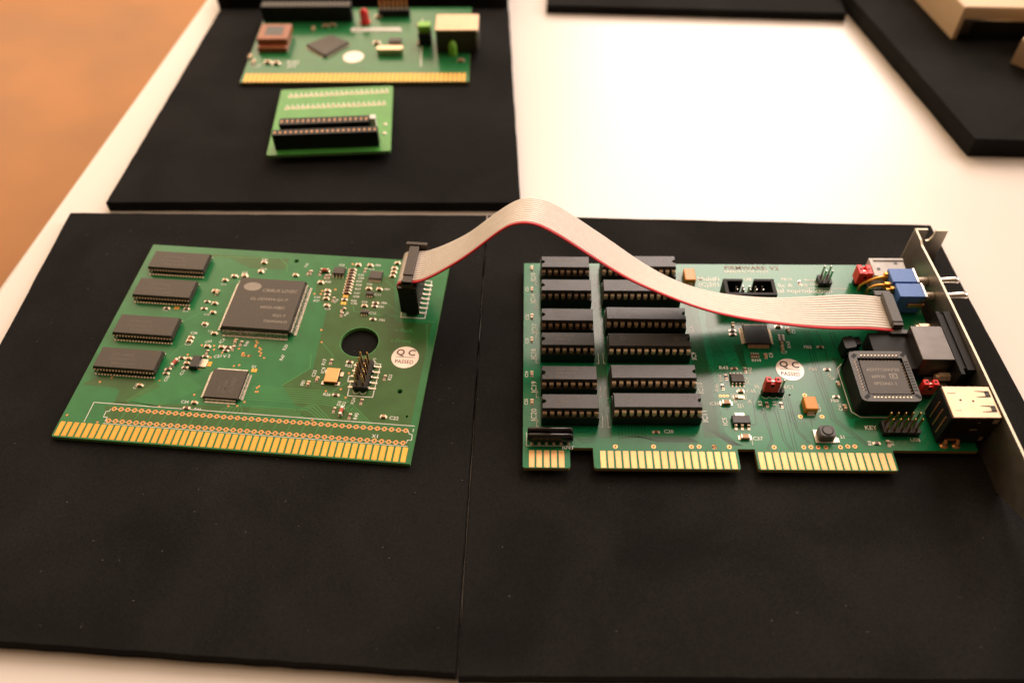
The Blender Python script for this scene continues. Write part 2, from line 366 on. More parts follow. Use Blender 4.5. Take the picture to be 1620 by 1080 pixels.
# ------------------------------------------------------------------ electronic parts shared by the cards
def chip_body(m, x0, x1, y0, y1, z0, z1, dr=0.25, slot=0):
    zm = (z0 + z1) / 2
    def r(i, z): return [(x0 + i, y0 + i, z), (x1 - i, y0 + i, z), (x1 - i, y1 - i, z), (x0 + i, y1 - i, z)]
    m.loft([r(dr, z0), r(0, zm - 0.05), r(0, zm + 0.05), r(dr, z1 - 0.06), r(dr + 0.08, z1)], slot)
GULL = [(-0.15, 1.0), (0.35, 1.0), (0.65, 0.14), (1.35, 0.10)]
def gull(h, out): return [(-0.15, h), (out * 0.30, h), (out * 0.52, 0.16), (out, 0.10)]
def smd(kind):
    """one small two-ended part, long axis along x"""
    m = MB()
    if kind == 'R':
        m.box(-1.5, -0.7, -0.62, 0.62, 0.0, 0.12, 1); m.box(0.7, 1.5, -0.62, 0.62, 0.0, 0.12, 1)
        m.box(-1.0, -0.62, -0.58, 0.58, 0.1, 0.56, 1, ch=0.08); m.box(0.62, 1.0, -0.58, 0.58, 0.1, 0.56, 1, ch=0.08); m.box(-0.64, 0.64, -0.56, 0.56, 0.1, 0.60, 0)
        return m.mesh('chip_resistor', ['resbody', 'solder'])
    if kind == 'C':
        m.box(-1.5, -0.7, -0.65, 0.65, 0.0, 0.12, 1); m.box(0.7, 1.5, -0.65, 0.65, 0.0, 0.12, 1)
        m.box(-1.02, -0.6, -0.62, 0.62, 0.1, 1.02, 1, ch=0.10); m.box(0.6, 1.02, -0.62, 0.62, 0.1, 1.02, 1, ch=0.10); m.box(-0.62, 0.62, -0.6, 0.6, 0.1, 1.0, 0)
        return m.mesh('chip_capacitor', ['ceramic', 'solder'])
    if kind == 'B':
        m.box(-2.3, -1.1, -0.85, 0.85, 0.0, 0.14, 1); m.box(1.1, 2.3, -0.85, 0.85, 0.0, 0.14, 1)
        m.box(-1.6, -1.0, -0.82, 0.82, 0.1, 1.3, 1, ch=0.12); m.box(1.0, 1.6, -0.82, 0.82, 0.1, 1.3, 1, ch=0.12); m.box(-1.02, 1.02, -0.8, 0.8, 0.1, 1.28, 0)
        return m.mesh('chip_capacitor', ['ceramic', 'solder'])
    if kind == 'D':
        m.box(-1.9, -1.0, -0.7, 0.7, 0.0, 0.12, 1); m.box(1.0, 1.9, -0.7, 0.7, 0.0, 0.12, 1)
        m.tube([(-1.0, 0, 0.8), (1.0, 0, 0.8)], 0.70, 12, 0); m.tube([(-1.7, 0, 0.8), (-0.98, 0, 0.8)], 0.74, 12, 1); m.tube([(0.98, 0, 0.8), (1.7, 0, 0.8)], 0.74, 12, 1)
        return m.mesh('glass_diode', ['redglass', 'solder'])
    if kind == 'G':
        m.box(-1.05, -0.1, -0.75, 0.75, 0.0, 0.06, 0); m.box(0.1, 1.05, -0.75, 0.75, 0.0, 0.06, 0)
        return m.mesh('solder_jumper', ['gold'])
    if kind == 'N':
        m.box(-1.6, 1.6, -0.6, 0.6, 0.1, 0.6, 0)
        for i in range(4):
            x = -1.2 + 0.8 * i
            m.box(x - 0.25, x + 0.25, 0.5, 1.15, 0.0, 0.62, 1); m.box(x - 0.25, x + 0.25, -1.15, -0.5, 0.0, 0.62, 1)
        return m.mesh('resistor_array', ['resbody', 'solder'])
    if kind == 'S':
        chip_body(m, -1.6, 1.6, -0.85, 0.85, 0.12, 1.2, 0.1, 0)
        for i in (-1, 0, 1):
            m.lead((i * 0.95, -0.8), (0, -1), gull(0.6, 0.85), 0.42, 0.15, 1); m.lead((i * 0.95, 0.8), (0, 1), gull(0.6, 0.85), 0.42, 0.15, 1)
        return m.mesh('small_transistor', ['epoxy', 'solder'])
def narrow():
    m = MB(); m.box(-1.75, -0.75, -0.42, 0.42, 0.0, 0.12, 1); m.box(0.75, 1.75, -0.42, 0.42, 0.0, 0.12, 1); m.box(0.62, 1.3, -0.4, 0.4, 0.1, 0.75, 1, ch=0.1); m.box(-1.3, -0.62, -0.4, 0.4, 0.1, 0.75, 2, ch=0.1); m.box(-0.64, 0.64, -0.4, 0.4, 0.1, 0.72, 0)
    return m.mesh('chip_resistor', ['resbody', 'solder', 'ceramic'])
SMD = {k: smd(k) for k in 'RCBDGNS'}; SMD['r'] = narrow()
SNAME = dict(r='chip_resistor', R='chip_resistor', C='chip_capacitor', B='chip_capacitor', D='glass_diode', G='solder_jumper', N='resistor_array', S='small_transistor')
def place_smd(lst, parent):
    for p, rot, k in lst:
        o = link(SNAME[k], SMD[k], parent, (p[0], p[1], 0.02), math.radians(rot))
        if k in 'CR': f = random.uniform(0.86, 0.95); o.scale = (f, f * random.uniform(0.88, 1.0), f * 0.9)
def finger_row(parent, me, x0, n, pitch, y=0):
    for i in range(n): link('gold_finger', me, parent, (x0 + i * pitch, y, 0.0))
def finger_mesh(w, h, g='gold'):
    m = MB(); m.prism(rounded([(0, 0), (w, 0), (w, h), (0, h)], 0.22, 2), 0.0, 0.05); return m.mesh('gold_finger', [g])
def sticker(parent, c, r, rot):
    s = MB(); s.cyl(c, r, 0.0, 0.10, 40, smooth=False)
    s = s.build('quality_sticker', 'sticker', parent, label='round silver foil sticker printed QC PASSED')
    t = MB(); q = math.radians(rot); cx, sx = math.cos(q), math.sin(q)
    def at(a, b): return (c[0] + a * cx - b * sx, c[1] + a * sx + b * cx)
    p = at(0, 0.95); t.text('Q C', p[0], p[1], 4.1, 0.13, rot, 0, 'CENTER', 1.0, 0.02)
    p = at(0, -3.0); t.text('PASSED', p[0], p[1], 2.4, 0.13, rot, 0, 'CENTER', 0.9, 0.012)
    t.line([at(-3.7, 0.05), at(3.7, 0.05)], 0.22, 0.13)
    t.build('print', 'darkred_ink' if r > 5.2 else 'ink', s, kind='stuff')
def jumper_mesh(h=1.25):
    """a red shunt: two-window cap with a notch between its two ears; 5.4 x 2.4, height 6"""
    m = MB()
    m.box(-2.7, 2.7, -h, h, 0, 4.6, 0, ch=0.18)
    for s in (-1, 1):
        m.box(min(s * 2.7, s * 0.75), max(s * 2.7, s * 0.75), -h, h, 4.4, 6.0, 0, ch=0.22)
        m.box(s * 1.55 - 0.42, s * 1.55 + 0.42, -0.42, 0.42, 5.9, 6.04, 2)
    m.box(-0.7, 0.7, -0.2, 0.2, 4.5, 5.1, 1)
    if h > 2: m.box(-0.8, 0.8, -h, -h + 1.4, 4.4, 5.9, 0, ch=0.15); m.box(-0.8, 0.8, h - 0.9, h, 4.4, 5.0, 0, ch=0.15)
    m.box(-0.55, 0.55, -h - 0.04, -h + 0.15, 3.0, 4.4, 2)
    return m.mesh('jumper_cap', ['red', 'tin', 'hole'])
JUMP = jumper_mesh(); JUMP2 = jumper_mesh(2.55)

# ------------------------------------------------------------------ left card: the video card with 50 gold fingers
card = thing('expansion_card', 'green video card with a large square chip, round hole and one full gold finger row', 'circuit board', (0, 0, -1.6), 0, off=1.6)
LX0, LX1, LY0, LY1 = -0.75, 127.97, -0.55, 98.0
HOLES_L = [(tuple([99.2, 51.9]), 7.35, 40), ((118.95, 29.9), 1.02 * 1.0, 16), ((63.3, 93.5), 1.05, 16), ((123.47, 19.0), 0.55, 10)]
XH = [(16.9 + i * 107.25 / 42, 12.95) for i in range(43)] + [(16.92 + i * 107.18 / 42, 7.74) for i in range(43)]
bm_outer = [(LX0 + 0.6, LY0), (LX1, LY0), (LX1, LY1), (LX0, LY1), (LX0, LY0 + 0.9), (LX0 + 0.15, LY0 + 0.3)]
me = outline_mesh('circuit_board', bm_outer, [circ(c, r, n) for c, r, n in HOLES_L] + [circ(c, 0.44, 8) for c in XH], -1.6, 0.0, ['mask', 'edge_green'], 1)
link('circuit_board', me, card)
FING = finger_mesh(1.78, 6.0)
finger_row(card, FING, 0, 50, 2.54)

dark = MB()
me = outline_mesh('bare_laminate_area', [(82.61,67.24), (97.61,65.08), (108, 63.5), (125.5, 63.5), (125.5, 14.6), (14.5, 14.6), (14.5, 15.8), (88.37,18.93), (82.33,20.12), (74.65,28.86), (83.31,37.42), (84.42,36.57)], [circ(c, r + 0.05, n) for c, r, n in HOLES_L if c[0] > 70], 0.002, 0.012, ['mask_dark'], 0)
q = link('bare_laminate_area', me, card); q['kind'] = 'stuff'
dark.flat([(13.0, 13.95), (126.2, 13.95), (126.2, 6.75), (15.5, 6.75)], 0.012)
dark.flat([(0.31,22.61), (13.88,22.18), (15.62,20.97), (15.82,15.70), (20.40,15.81), (29.84,24.31), (26.83,27.06), (4.92,26.96)], 0.012)
dark.flat([(2.5, 92.3), (35, 92.8), (45, 87.5), (60, 88.0), (60, 94.6), (2.2, 94.2)], 0.012)
dark.flat([(77.03,85.54), (106.32,88.08), (111.12,62.17), (82.54,67.51), (76.50,74.49), (75.09,80.18)], 0.013)
dark.build('bare_laminate_area', 'mask_dark', card, kind='stuff')

tr = MB()
def bundle(m, pts, n, dx, dy, w, z=0.024):
    for i in range(n): m.line([(p[0] + dx[k] * i, p[1] + dy[k] * i) for k, p in enumerate(pts)], w, z)
bundle(tr, [(29.5, 14.6), (19.95,16.94), (33.76,32.57)], 14, (2.05, 0.95, 0.9), (0, -0.15, -0.55), 0.22)
bundle(tr, [(55.5, 14.3), (56, 16.5), (60.5, 18.3)], 6, (1.5, 1.5, 0.2), (0, 0, 0.2), 0.2)
bundle(tr, [(63.85,27.30), (91.03,27.61), (100.14,25.77)], 7, (0, 0, 0.6), (-0.98, -0.98, -0.9), 0.22)
bundle(tr, [(65.96,18.68), (82.31,18.40), (87.64,14.34)], 5, (0, 1.1, 1.6), (-0.0 - 0.9, -0.8, 0.0), 0.22)
bundle(tr, [(86.07,20.45), (89.74,21.07), (97.58,14.10)], 4, (-0.9, -0.9, -1.3), (-0.8, -0.8, 0), 0.22)
bundle(tr, [(100.59,23.76), (103.07,22.24), (112.34,14.01)], 4, (-0.7, -0.8, -1.1), (-0.7, -0.6, 0), 0.26)
for i in range(16): tr.line([(21.5 + i * 5.1, 12.2), (20.9 + i * 5.1, 8.4)], 0.2, 0.024)
for i in range(42): tr.line([(17.6 + i * 2.552, 7.2), (18.4 + i * 2.55, 6.3)], 0.16, 0.024)
tr.line([(84.47,50.54), (90.11,44.91), (90.94,42.44)], 0.22, 0.024)
tr.line([(92.85,70.23), (93.45,67.49), (126.64,64.54)], 0.25, 0.024)
tr.line([(96.98,70.59), (98.94,66.23), (112.92,66.42)], 0.25, 0.024)
tr.line([(106.00,72.78), (112.68,67.78)], 0.22, 0.024); tr.line([(103.02,85.55), (112.74,76.21)], 0.22, 0.024)
tr.line([(94.18,27.60), (98.88,32.49)], 0.25, 0.024)
tr.line([(81.97,44.34), (83.22,37.41), (74.73,28.56)], 0.3, 0.024)
tr.line([(123.76,63.27), (125.84,50.28)], 0.25, 0.024)
tr.line([(28.38,92.80), (55.90,94.79), (59.86,90.87), (61.08,86.41)], 0.25, 0.024)
tr.line([(27.02,35.89), (30.44,43.20), (37.43,49.70)], 0.25, 0.024)
tr.line([(27.35,56.21), (33.68,62.28)], 0.25, 0.024)
tr.build('copper_traces', 'trace', card, kind='stuff')
rings = MB()
for c in XH: rings.annulus(c, 0.42, 0.92, 0.035, 14)
for p in ((tuple((6.62,24.37))), (0.97,8.81), (82.97,56.68), (84.57,50.54), (32.87,15.35), (13.20,6.74), (97.02,28.91), (99.68,25.26), (98.38,36.52), (91.77,27.56), (89.98,14.43), (28.62,26.91), (10.28,26.70), (43.80,21.68),
          (59.14,48.97), (59.83,48.05), (59.60,46.92), (59.64,46.09), (61.41,45.59), (62.13,44.88), (61.76,43.89), (62.74,43.14), (62.76,41.87), (64.54,40.95), (55.79,41.58), (56.58,41.45), (57.47,41.34), (58.26,41.41), (59.01,41.41), (55.75,42.53),
          (65.97,26.77), (66.47,27.54), (66.10,25.00), (66.72,25.06), (57.91,17.85), (61.19,18.14), (63.24,20.06), (78.30,77.34), (83.48,78.61), (75.49,75.45), (78.14,75.52), (87.35,93.74),
          (34.88,39.97), (43.55,45.12), (38.71,44.99), (41.69,33.57), (44.16,43.26), (47.81,41.98), (53.58,44.53), (54.27,36.09), (56.13,36.68), (56.04,42.56), (44.06,39.39), (56.09,41.26), (57.43,41.37), (59.01,41.46)):
    rings.annulus(p, 0.16, 0.42, 0.035, 10); rings.disc(p, 0.17, 0.034, 8, 1)
rings.annulus((99.2, 51.9), 7.36, 7.65, 0.02, 40, 2)
rings.build('plated_holes', ['copper', 'hole', 'trace'], card, kind='stuff')

# memory chips: 20 leads a side
mb = MB(); chip_body(mb, -12.0, 12.0, -5.0, 5.0, 0.75, 3.45, 0.35)
mb.cyl((10.9, 3.9), 0.45, 3.30, 3.46, 12)
MEMB = mb.mesh('memory_chip', ['epoxy'])
mp = MB()
for i in range(20):
    x = (i - 9.5) * 1.18
    for s_ in (-1, 1):
        mp.lead((x, s_ * 4.85), (0, s_), [(0.0, 2.15), (0.40, 2.15), (0.62, 1.90)], 0.62, 0.24, 0)
        mp.lead((x, s_ * 4.85), (0, s_), [(0.58, 1.95), (0.56, 0.30)], 0.46, 0.2, 1)
        mp.lead((x, s_ * 4.85), (0, s_), [(0.45, 0.30), (0.80, 0.26), (1.25, 0.05)], 0.66, 0.2, 2)
MEMP = mp.mesh('leads', ['pin', 'shadedriser', 'solder'])
mt = MB()
mt.text('HY514400J', -7.0, 0.9, 1.9, 3.462); mt.text('TC514260B-70', -7.5, -1.2, 1.7, 3.462); mt.text('9434  KOREA', -5.5, -3.2, 1.6, 3.462)
MEMT = mt.mesh('marking', ['mark_dim'])
for cx, cy in ((15.95, 86.3), (15.6, 70.5), (15.6, 50.4), (15.0, 33.6)):
    b = link('memory_chip', MEMB, card, (cx, cy, 0))
    q = link('leads', MEMP, b); q['kind'] = 'stuff'; q = link('marking', MEMT, b); q['kind'] = 'stuff'

def flatpack(name, x0, x1, y0, y1, h, nx, ny, out, pw, bodymat, parent, lead='pin'):
    m = MB(); chip_body(m, x0, x1, y0, y1, 0.3, h, min(0.45, h * 0.14))
    b = m.build(name, bodymat, parent)
    p = MB()
    for i in range(nx):
        x = x0 + 1.1 + (x1 - x0 - 2.2) * i / (nx - 1)
        for s, y in ((-1, y0), (1, y1)): p.lead((x, y - s * 0.05), (0, s), gull(h * 0.52, out), pw, 0.14)
    for i in range(ny):
        y = y0 + 1.1 + (y1 - y0 - 2.2) * i / (ny - 1)
        for s, x in ((-1, x0), (1, x1)): p.lead((x - s * 0.05, y), (s, 0), gull(h * 0.52, out), pw, 0.14)
    p.build('leads', lead, b, kind='stuff')
    return b
g = flatpack('graphics_chip', 44.4, 72.0, 52.0, 79.3, 3.45, 48, 48, 2.0, 0.27, 'epoxy', card, 'tin')
t = MB()
t.text('CIRRUS LOGIC', 55.6, 71.7, 2.35, 3.465, 1.5, 0, 'LEFT', 0.92); t.text('CL-GD5434-QC-F', 52.0, 67.0, 2.0, 3.465, 1.5, 0, 'LEFT', 1.0)
t.text('64322-AIBJC', 57.2, 62.9, 1.9, 3.465, 1.5); t.text('9521 F', 63.3, 58.9, 1.9, 3.465, 1.5); t.text('TAIWAN-D', 60.4, 55.7, 1.9, 3.465, 1.5)
t.build('marking', 'mark', g, kind='stuff')
t = MB(); el = lambda cx, cy, a, b_: t.flat([(cx + a * math.cos(k * math.pi / 12), cy + b_ * math.sin(k * math.pi / 12)) for k in range(24)], 3.464)
el(51.0, 74.2, 3.6, 2.3); el(54.2, 74.6, 2.2, 1.8) if False else None
t.build('emblem', 'mark', g, kind='stuff', label='grey oval emblem with a notch at its right')
g = flatpack('logic_chip', 47.9, 61.2, 19.8, 33.2, 1.75, 25, 25, 1.35, 0.26, 'epoxy', card, 'tin')
t = MB(); t.text('ALTERA', 58.2, 22.5, 2.0, 1.765, 93); t.text('EPM7064', 55.5, 22.0, 1.6, 1.765, 93); t.text('LC84-12', 53.4, 22.5, 1.4, 1.765, 93)
t.build('marking', 'mark_dim', g, kind='stuff')

def small_ic(name, c, w, d, h, n, parent, out=1.1, pw=0.42, bodymat='epoxy'):
    m = MB(); chip_body(m, c[0] - w / 2, c[0] + w / 2, c[1] - d / 2, c[1] + d / 2, 0.15, h, 0.18)
    b = m.build(name, bodymat, parent)
    p = MB()
    for i in range(n):
        x = c[0] + (i - (n - 1) / 2) * (w - 0.9) / (n - 1)
        for s in (-1, 1): p.lead((x, c[1] + s * (d / 2 - 0.05)), (0, s), gull(h * 0.55, out), pw, 0.15)
    p.build('leads', 'solder', b, kind='stuff')
    return b
small_ic('amplifier_chip', (83.01,88.15), 5.0, 4.0, 1.6, 4, card)
small_ic('buffer_chip', (98.67,87.25), 5.4, 4.6, 1.25, 10, card, 0.9, 0.24)
reg = MB(); chip_body(reg, 38.1, 41.4, 32.9, 38.6, 0.2, 2.0, 0.2)
r_ = reg.build('regulator', 'epoxy2', card)
q = MB(); q.box(41.2, 43.9, 34.3, 38.0, 0.1, 0.55, 0, ch=0.1); q.build('heat_tab', 'solder', r_)
q = MB()
for y in (33.8, 35.8, 37.8): q.lead((38.2, y - 0.2), (-1, 0), gull(0.9, 1.4), 0.7, 0.2)
q.build('leads', 'solder', r_, kind='stuff')
oc = MB(); oc.box(90.0, 95.4, 30.8, 37.7, 0.12, 0.5, 1); oc.box(90.15, 95.2, 30.95, 37.5, 0.5, 1.35, 0, ch=0.2)
oc.box(94.6, 96.6, 34.6, 36.6, 0.03, 0.3, 2); oc.box(94.4, 96.2, 30.3, 31.9, 0.03, 0.3, 2); oc.box(89.3, 90.4, 30.3, 31.9, 0.03, 0.3, 2); oc.box(89.5, 90.6, 35.6, 37.2, 0.03, 0.3, 2)
oc.build('crystal_oscillator', ['oscil', 'matblack', 'solder'], card)

def smt_header(name, x0, x1, y0, y1, zb, rows, cols, z1, lx0, lx1, parent, dx=0.0):
    m = MB(); n = len(rows)
    for k in range(n):                                               # scalloped black strip: one cell per pin pair
        a = y0 + (y1 - y0) * k / n; b = y0 + (y1 - y0) * (k + 1) / n
        m.prism([(x0 + .4, a), (x1 - .4, a), (x1, a + .45), (x1, b - .45), (x1 - .4, b), (x0 + .4, b), (x0, b - .45), (x0, a + .45)], 0.3, zb)
    b = m.build(name, 'black', parent)
    for y in rows:
        for x in cols:
            p = MB(); p.pin(0, 0, zb - 0.3, z1); p.build('pin', 'goldpin', b, (x, y, 0))
    l = MB()
    for y in rows:
        l.lead((x0 + .2, y), (-1, 0), [(0, 0.5), (0.5, 0.45), (0.8, 0.18), (x0 - lx0, 0.14)], 0.75, 0.22)
        l.lead((x1 - .2, y), (1, 0), [(0, 0.5), (0.5, 0.45), (0.8, 0.18), (lx1 - x1, 0.14)], 0.75, 0.22)
    l.build('leads', 'solder', b, kind='stuff')
    return b
smt_header('pin_header', 101.7, 107.3, 28.6, 41.6, 2.5, (40.3, 37.75, 35.2, 32.65, 30.1), (103.1, 105.65), 8.6, 99.3, 110.2, card)
smt_header('pin_header', 114.6, 119.6, 67.4, 85.4, 2.4, [68.8 + 2.54 * i for i in range(7)], (115.9, 118.4), 6.0, 112.8, 122.9, card)

place_smd([
 ((76.96,88.43), 0, 'D'), ((76.68,81.87), 0, 'C'), ((80.57,77.39), 0, 'C'), ((80.98,73.17), 0, 'C'), ((82.12,69.41), 0, 'C'), ((80.87,75.47), 0, 'R'), ((84.00,72.98), 90, 'R'),
 ((75.18,86.85), 90, 'R'), ((71.13,87.19), 90, 'R'), ((77.89,85.38), 90, 'R'), ((79.22,85.50), 90, 'R'),
 ((89.90,93.28), 0, 'C'), ((94.99,93.37), 0, 'C'), ((93.48,90.33), 90, 'R'), ((105.45,92.54), 0, 'C'), ((105.55,90.31), 0, 'C'), ((105.42,88.08), 0, 'C'), ((106.11,95.73), 0, 'C'),
 ((97.09,80.15), 0, 'C'), ((101.46,80.13), 0, 'C'), ((98.23,77.02), 0, 'S'), ((97.27,70.57), 0, 'C'), ((101.37,72.55), 0, 'R'), ((101.37,70.79), 0, 'R'), ((98.17,66.91), 0, 'S'),
 ((89.14,67.82), 60, 'R'), ((89.12,65.29), 90, 'R'), ((102.06,63.83), 0, 'R'), ((88.49,73.37), 0, 'R'), ((88.48,75.34), 0, 'G'), ((88.52,71.39), 0, 'G'),
 ((39.98,82.21), 0, 'C'), ((36.94,79.71), 0, 'C'), ((44.09,83.09), 0, 'C'), ((34.70,73.27), 0, 'C'), ((35.98,72.66), 90, 'C'), ((36.88,66.66), 0, 'C'), ((37.68,61.82), 0, 'C'), ((33.42,67.42), 0, 'R'), ((33.40,63.54), 0, 'R'),
 ((36.53,55.55), 0, 'C'), ((41.76,51.11), 0, 'C'), ((18.37,62.44), 0, 'R'), ((22.26,63.03), 0, 'G'), ((26.44,62.93), 0, 'R'),
 ((50.08,91.21), 0, 'C'), ((50.25,85.88), 0, 'C'), ((44.32,82.81), 0, 'C'), ((65.26,85.07), 0, 'C'), ((70.47,86.93), 70, 'R'), ((40.39,82.24), 0, 'C'),
 ((33.39,48.32), 0, 'C'), ((33.34,46.47), 0, 'C'), ((41.23,44.50), 0, 'C'), ((46.89,44.55), 0, 'C'), ((49.32,44.73), 0, 'R'), ((48.93,43.05), 0, 'R'), ((51.35,44.52), 90, 'R'), ((51.28,47.89), 90, 'C'), ((53.68,47.08), 90, 'R'),
 ((42.01,41.66), 90, 'R'), ((42.03,39.55), 0, 'R'), ((33.32,38.15), 0, 'R'), ((36.21,37.95), 0, 'C'), ((36.22,35.67), 0, 'C'), ((31.57,35.32), 70, 'D'), ((29.95,32.31), 20, 'R'), ((29.99,30.35), 0, 'R'), ((36.14,33.62), 0, 'R'),
 ((44.79,36.20), 90, 'G'), ((62.51,34.70), 0, 'G'),
 ((90.51,41.20), 88, 'R'), ((87.30,32.55), 88, 'C'), ((84.49,30.33), 88, 'C'), ((97.63,41.68), -3, 'R'), ((112.27,35.53), 88, 'R'), ((95.83,26.07), -3, 'R'), ((105.86,23.90), 88, 'R'),
 ((96.78,19.41), 88, 'R'), ((99.60,18.80), 88, 'D'), ((103.03,17.13), 88, 'R'), ((115.17,18.01), 0, 'C'), ((22.34,23.99), 0, 'C'), ((45.19,18.10), 0, 'C'), ((43.12,15.58), 0, 'R'),
] + [(((88.17,90.21)[0] + ((88.65,76.97)[0] - (88.17,90.21)[0]) * i / 8, (88.17,90.21)[1] + ((88.65,76.97)[1] - (88.17,90.21)[1]) * i / 8), 0, 'r') for i in range(9)], card)
sticker(card, (118.1, 45.9), 5.25, 1)

sk = MB(); Z = 0.042
sk.line([(15.5, 6.45), (125.9, 6.45)], 0.22, Z); sk.line([(8.35, 6.4), (8.35, 15.1), (127.0, 15.1)], 0.26, Z)
sk.line([(15.66,12.80), (15.52,11.75), (14.40,11.54), (14.46,9.10), (15.89,9.12), (15.77,7.13)], 0.24, Z)
sk.line([(124.93,13.08), (125.65,11.61), (126.74,11.43), (126.90,9.12), (125.46,8.99), (125.30,7.79)], 0.26, Z)
for row in (12.95, 7.74):
    for i in range(42):
        x = 16.9 + (i + .5) * 107.25 / 42; sk.line([(x - 0.33, row - .05), (x + 0.33, row - .05)], 0.2, Z)
sk.text('X1', *(112.59,8.93), 2.1, Z); sk.text('1', *(126.31,12.60), 2.0, Z)
sk.line([(100.14,26.14), (109.49,26.30), (109.49,41.82), (106.44,41.89)], 0.34, Z); sk.line([(100.14,26.14), (99.92,32.61), (98.80,32.65), (98.78,35.27), (100.34,35.27), (99.88,41.49)], 0.34, Z)
for x in (102.9, 105.5): sk.line([(x + 1.15 * math.cos(a), 28.5 + 1.15 * math.sin(a)) for a in [math.pi + k * math.pi / 8 for k in range(9)]], 0.26, Z)
sk.line([(112.45,70.88), (112.81,66.00), (122.46,66.15), (122.02,86.59), (119.45,86.81)], 0.34, Z)
for s_, p, sz, ro in (('JP1', (107.25,42.34), 1.9, 88), ('IC9', (89.11,35.53), 2.0, 88), ('R17', (88.40,39.40), 1.9, 88), ('C33', (86.01,33.59), 1.9, 88), ('FB1', (82.90,29.20), 1.8, 88), ('R22', (96.15,39.52), 1.8, -2), ('R23', (114.70,34.46), 1.8, 88),
        ('R26', (91.04,25.55), 1.8, -2), ('R24', (103.21,22.57), 1.8, 85), ('D3', (98.38,21.33), 1.8, 85), ('D2', (100.13,21.23), 1.8, 85), ('R45', (105.71,15.91), 1.9, 85), ('C22', (117.29,17.19), 2.0, 0), ('R44', (45.91,14.90), 1.6, -2), ('C24', (40.01,17.66), 1.7, 0), ('C25', (31.24,26.54), 1.7, 80),
        ('C16', (36.18,30.01), 1.7, 80), ('C17', (21.03,22.22), 1.5, 80), ('R47', (71.79,40.13), 1.8, 80), ('R20', (71.56,45.20), 1.8, 80), ('C28', (32.21,50.24), 1.6, 0), ('C27', (31.88,44.54), 1.6, 0), ('C23', (39.72,46.11), 1.5, 20), ('IC4', (45.70,46.34), 1.8, 60), ('V 2', (48.81,39.61), 2.0, 10), ('R48', (56.09,45.78), 1.7, 80), ('C21', (45.29,39.16), 1.9, 15),
        ('FB4', (97.04,93.36), 1.5, 0), ('IC6', (81.86,92.05), 1.6, 5), ('C32', (90.89,87.15), 1.5, 0), ('C30', (91.29,85.31), 1.5, 0), ('R39', (90.96,83.43), 1.5, 0), ('R38', (91.26,81.45), 1.5, 0), ('R37', (91.40,79.14), 1.5, 0), ('C37', (91.41,76.83), 1.5, 0), ('C38', (91.48,74.88), 1.5, 0), ('R36', (91.14,72.58), 1.5, 0), ('C36', (91.45,71.16), 1.5, 0),
        ('IC11', (99.65,76.73), 1.6, 0), ('FB7', (103.36,80.01), 1.5, 0), ('FB8', (103.64,72.39), 1.5, 0), ('FB9', (102.87,70.24), 1.5, 0), ('IC12', (99.56,66.63), 1.6, 0), ('R18', (94.80,90.91), 1.4, 0), ('C35', (95.59,82.33), 1.4, 0), ('C34', (95.51,72.32), 1.4, 0), ('C29', (75.81,73.19), 1.5, 0), ('R27', (76.05,71.27), 1.5, 0), ('R28', (78.24,82.16), 1.5, 0), ('R30', (84.99,71.08), 1.5, 60),
        ('R16', (81.55,67.43), 1.5, 0), ('FB6', (104.46,63.28), 1.6, 0), ('R40', (90.72,64.48), 1.5, 60), ('C20', (48.45,92.59), 1.5, 0), ('C19', (49.51,87.07), 1.5, 0), ('C18', (42.33,84.41), 1.4, 0), ('R12', (17.08,61.18), 1.3, 0), ('R13', (25.31,61.20), 1.3, 0), ('C15', (34.37,60.25), 1.3, 0), ('C14', (35.73,77.13), 1.3, 0), ('C26', (35.63,54.22), 1.3, 0), ('L1', (38.79,51.82), 1.4, 0), ('SJ1', (61.03,35.88), 1.6, 0), ('C40', (68.28,89.92), 1.4, 75)):
    sk.text(s_, p[0], p[1], sz, Z, ro)
sk.build('silkscreen', 'silk', card, kind='stuff')
sk = MB(); sk.text('c-Back', *(111.81,58.40), 2.6, Z); sk.text('c-Front', *(111.04,53.06), 2.6, Z)
sk.build('etched_lettering', 'trace', card, kind='stuff')

# ------------------------------------------------------------------ right card: interface card with chip sockets and metal bracket
RX, RY, RROT = 169.0162, 0.6484, 0.0784
card2 = thing('expansion_card', 'green interface card with twelve socketed chips, blue switches and a steel bracket', 'circuit board', (RX, RY, 0.4), RROT, off=1.6)
out = [(-2.14, 98.2), (-2.14, 0.3), (-1.6, -0.25), (13.5, -0.25), (14.04, 0.3), (14.1, 7.95), (22.1, 7.95), (22.2, 0.3), (22.8, -0.25), (71.3, -0.25), (71.85, 0.3), (71.9, 7.95), (77.9, 7.95), (77.97, 0.3), (78.5, -0.25), (124.4, -0.25), (125.05, 0.3), (125.1, 7.92), (154.4, 7.92), (154.5, 8.4), (154.5, 98.2)]
VIA_R = [(29.92,8.55), (43.15,8.68), (56.19,8.76), (58.86,8.79), (64.07,8.84), (64.08,8.74), (69.29,8.79), (84.73,8.84), (94.95,8.94), (97.44,8.97), (99.92,8.99), (102.59,9.02), (107.60,9.07), (110.21,9.41), (112.65,9.44), (96.51,21.76), (104.14,21.83), (99.98,31.26)]
me = outline_mesh('circuit_board', out[::-1], [circ(v, 0.36, 8) for v in VIA_R] + [circ((94.51,31.30), 0.45, 8)], -1.6, 0.0, ['mask2', 'edge'], 1)
link('circuit_board', me, card2)
F2 = finger_mesh(1.85, 6.75, 'gold2')
finger_row(card2, F2, 0.0, 5, 2.56); finger_row(card2, F2, 24.5, 18, 2.62); finger_row(card2, F2, 78.68, 18, 2.58)
ring = MB()
for v in VIA_R: ring.annulus(v, 0.35, 0.80, 0.03, 14)
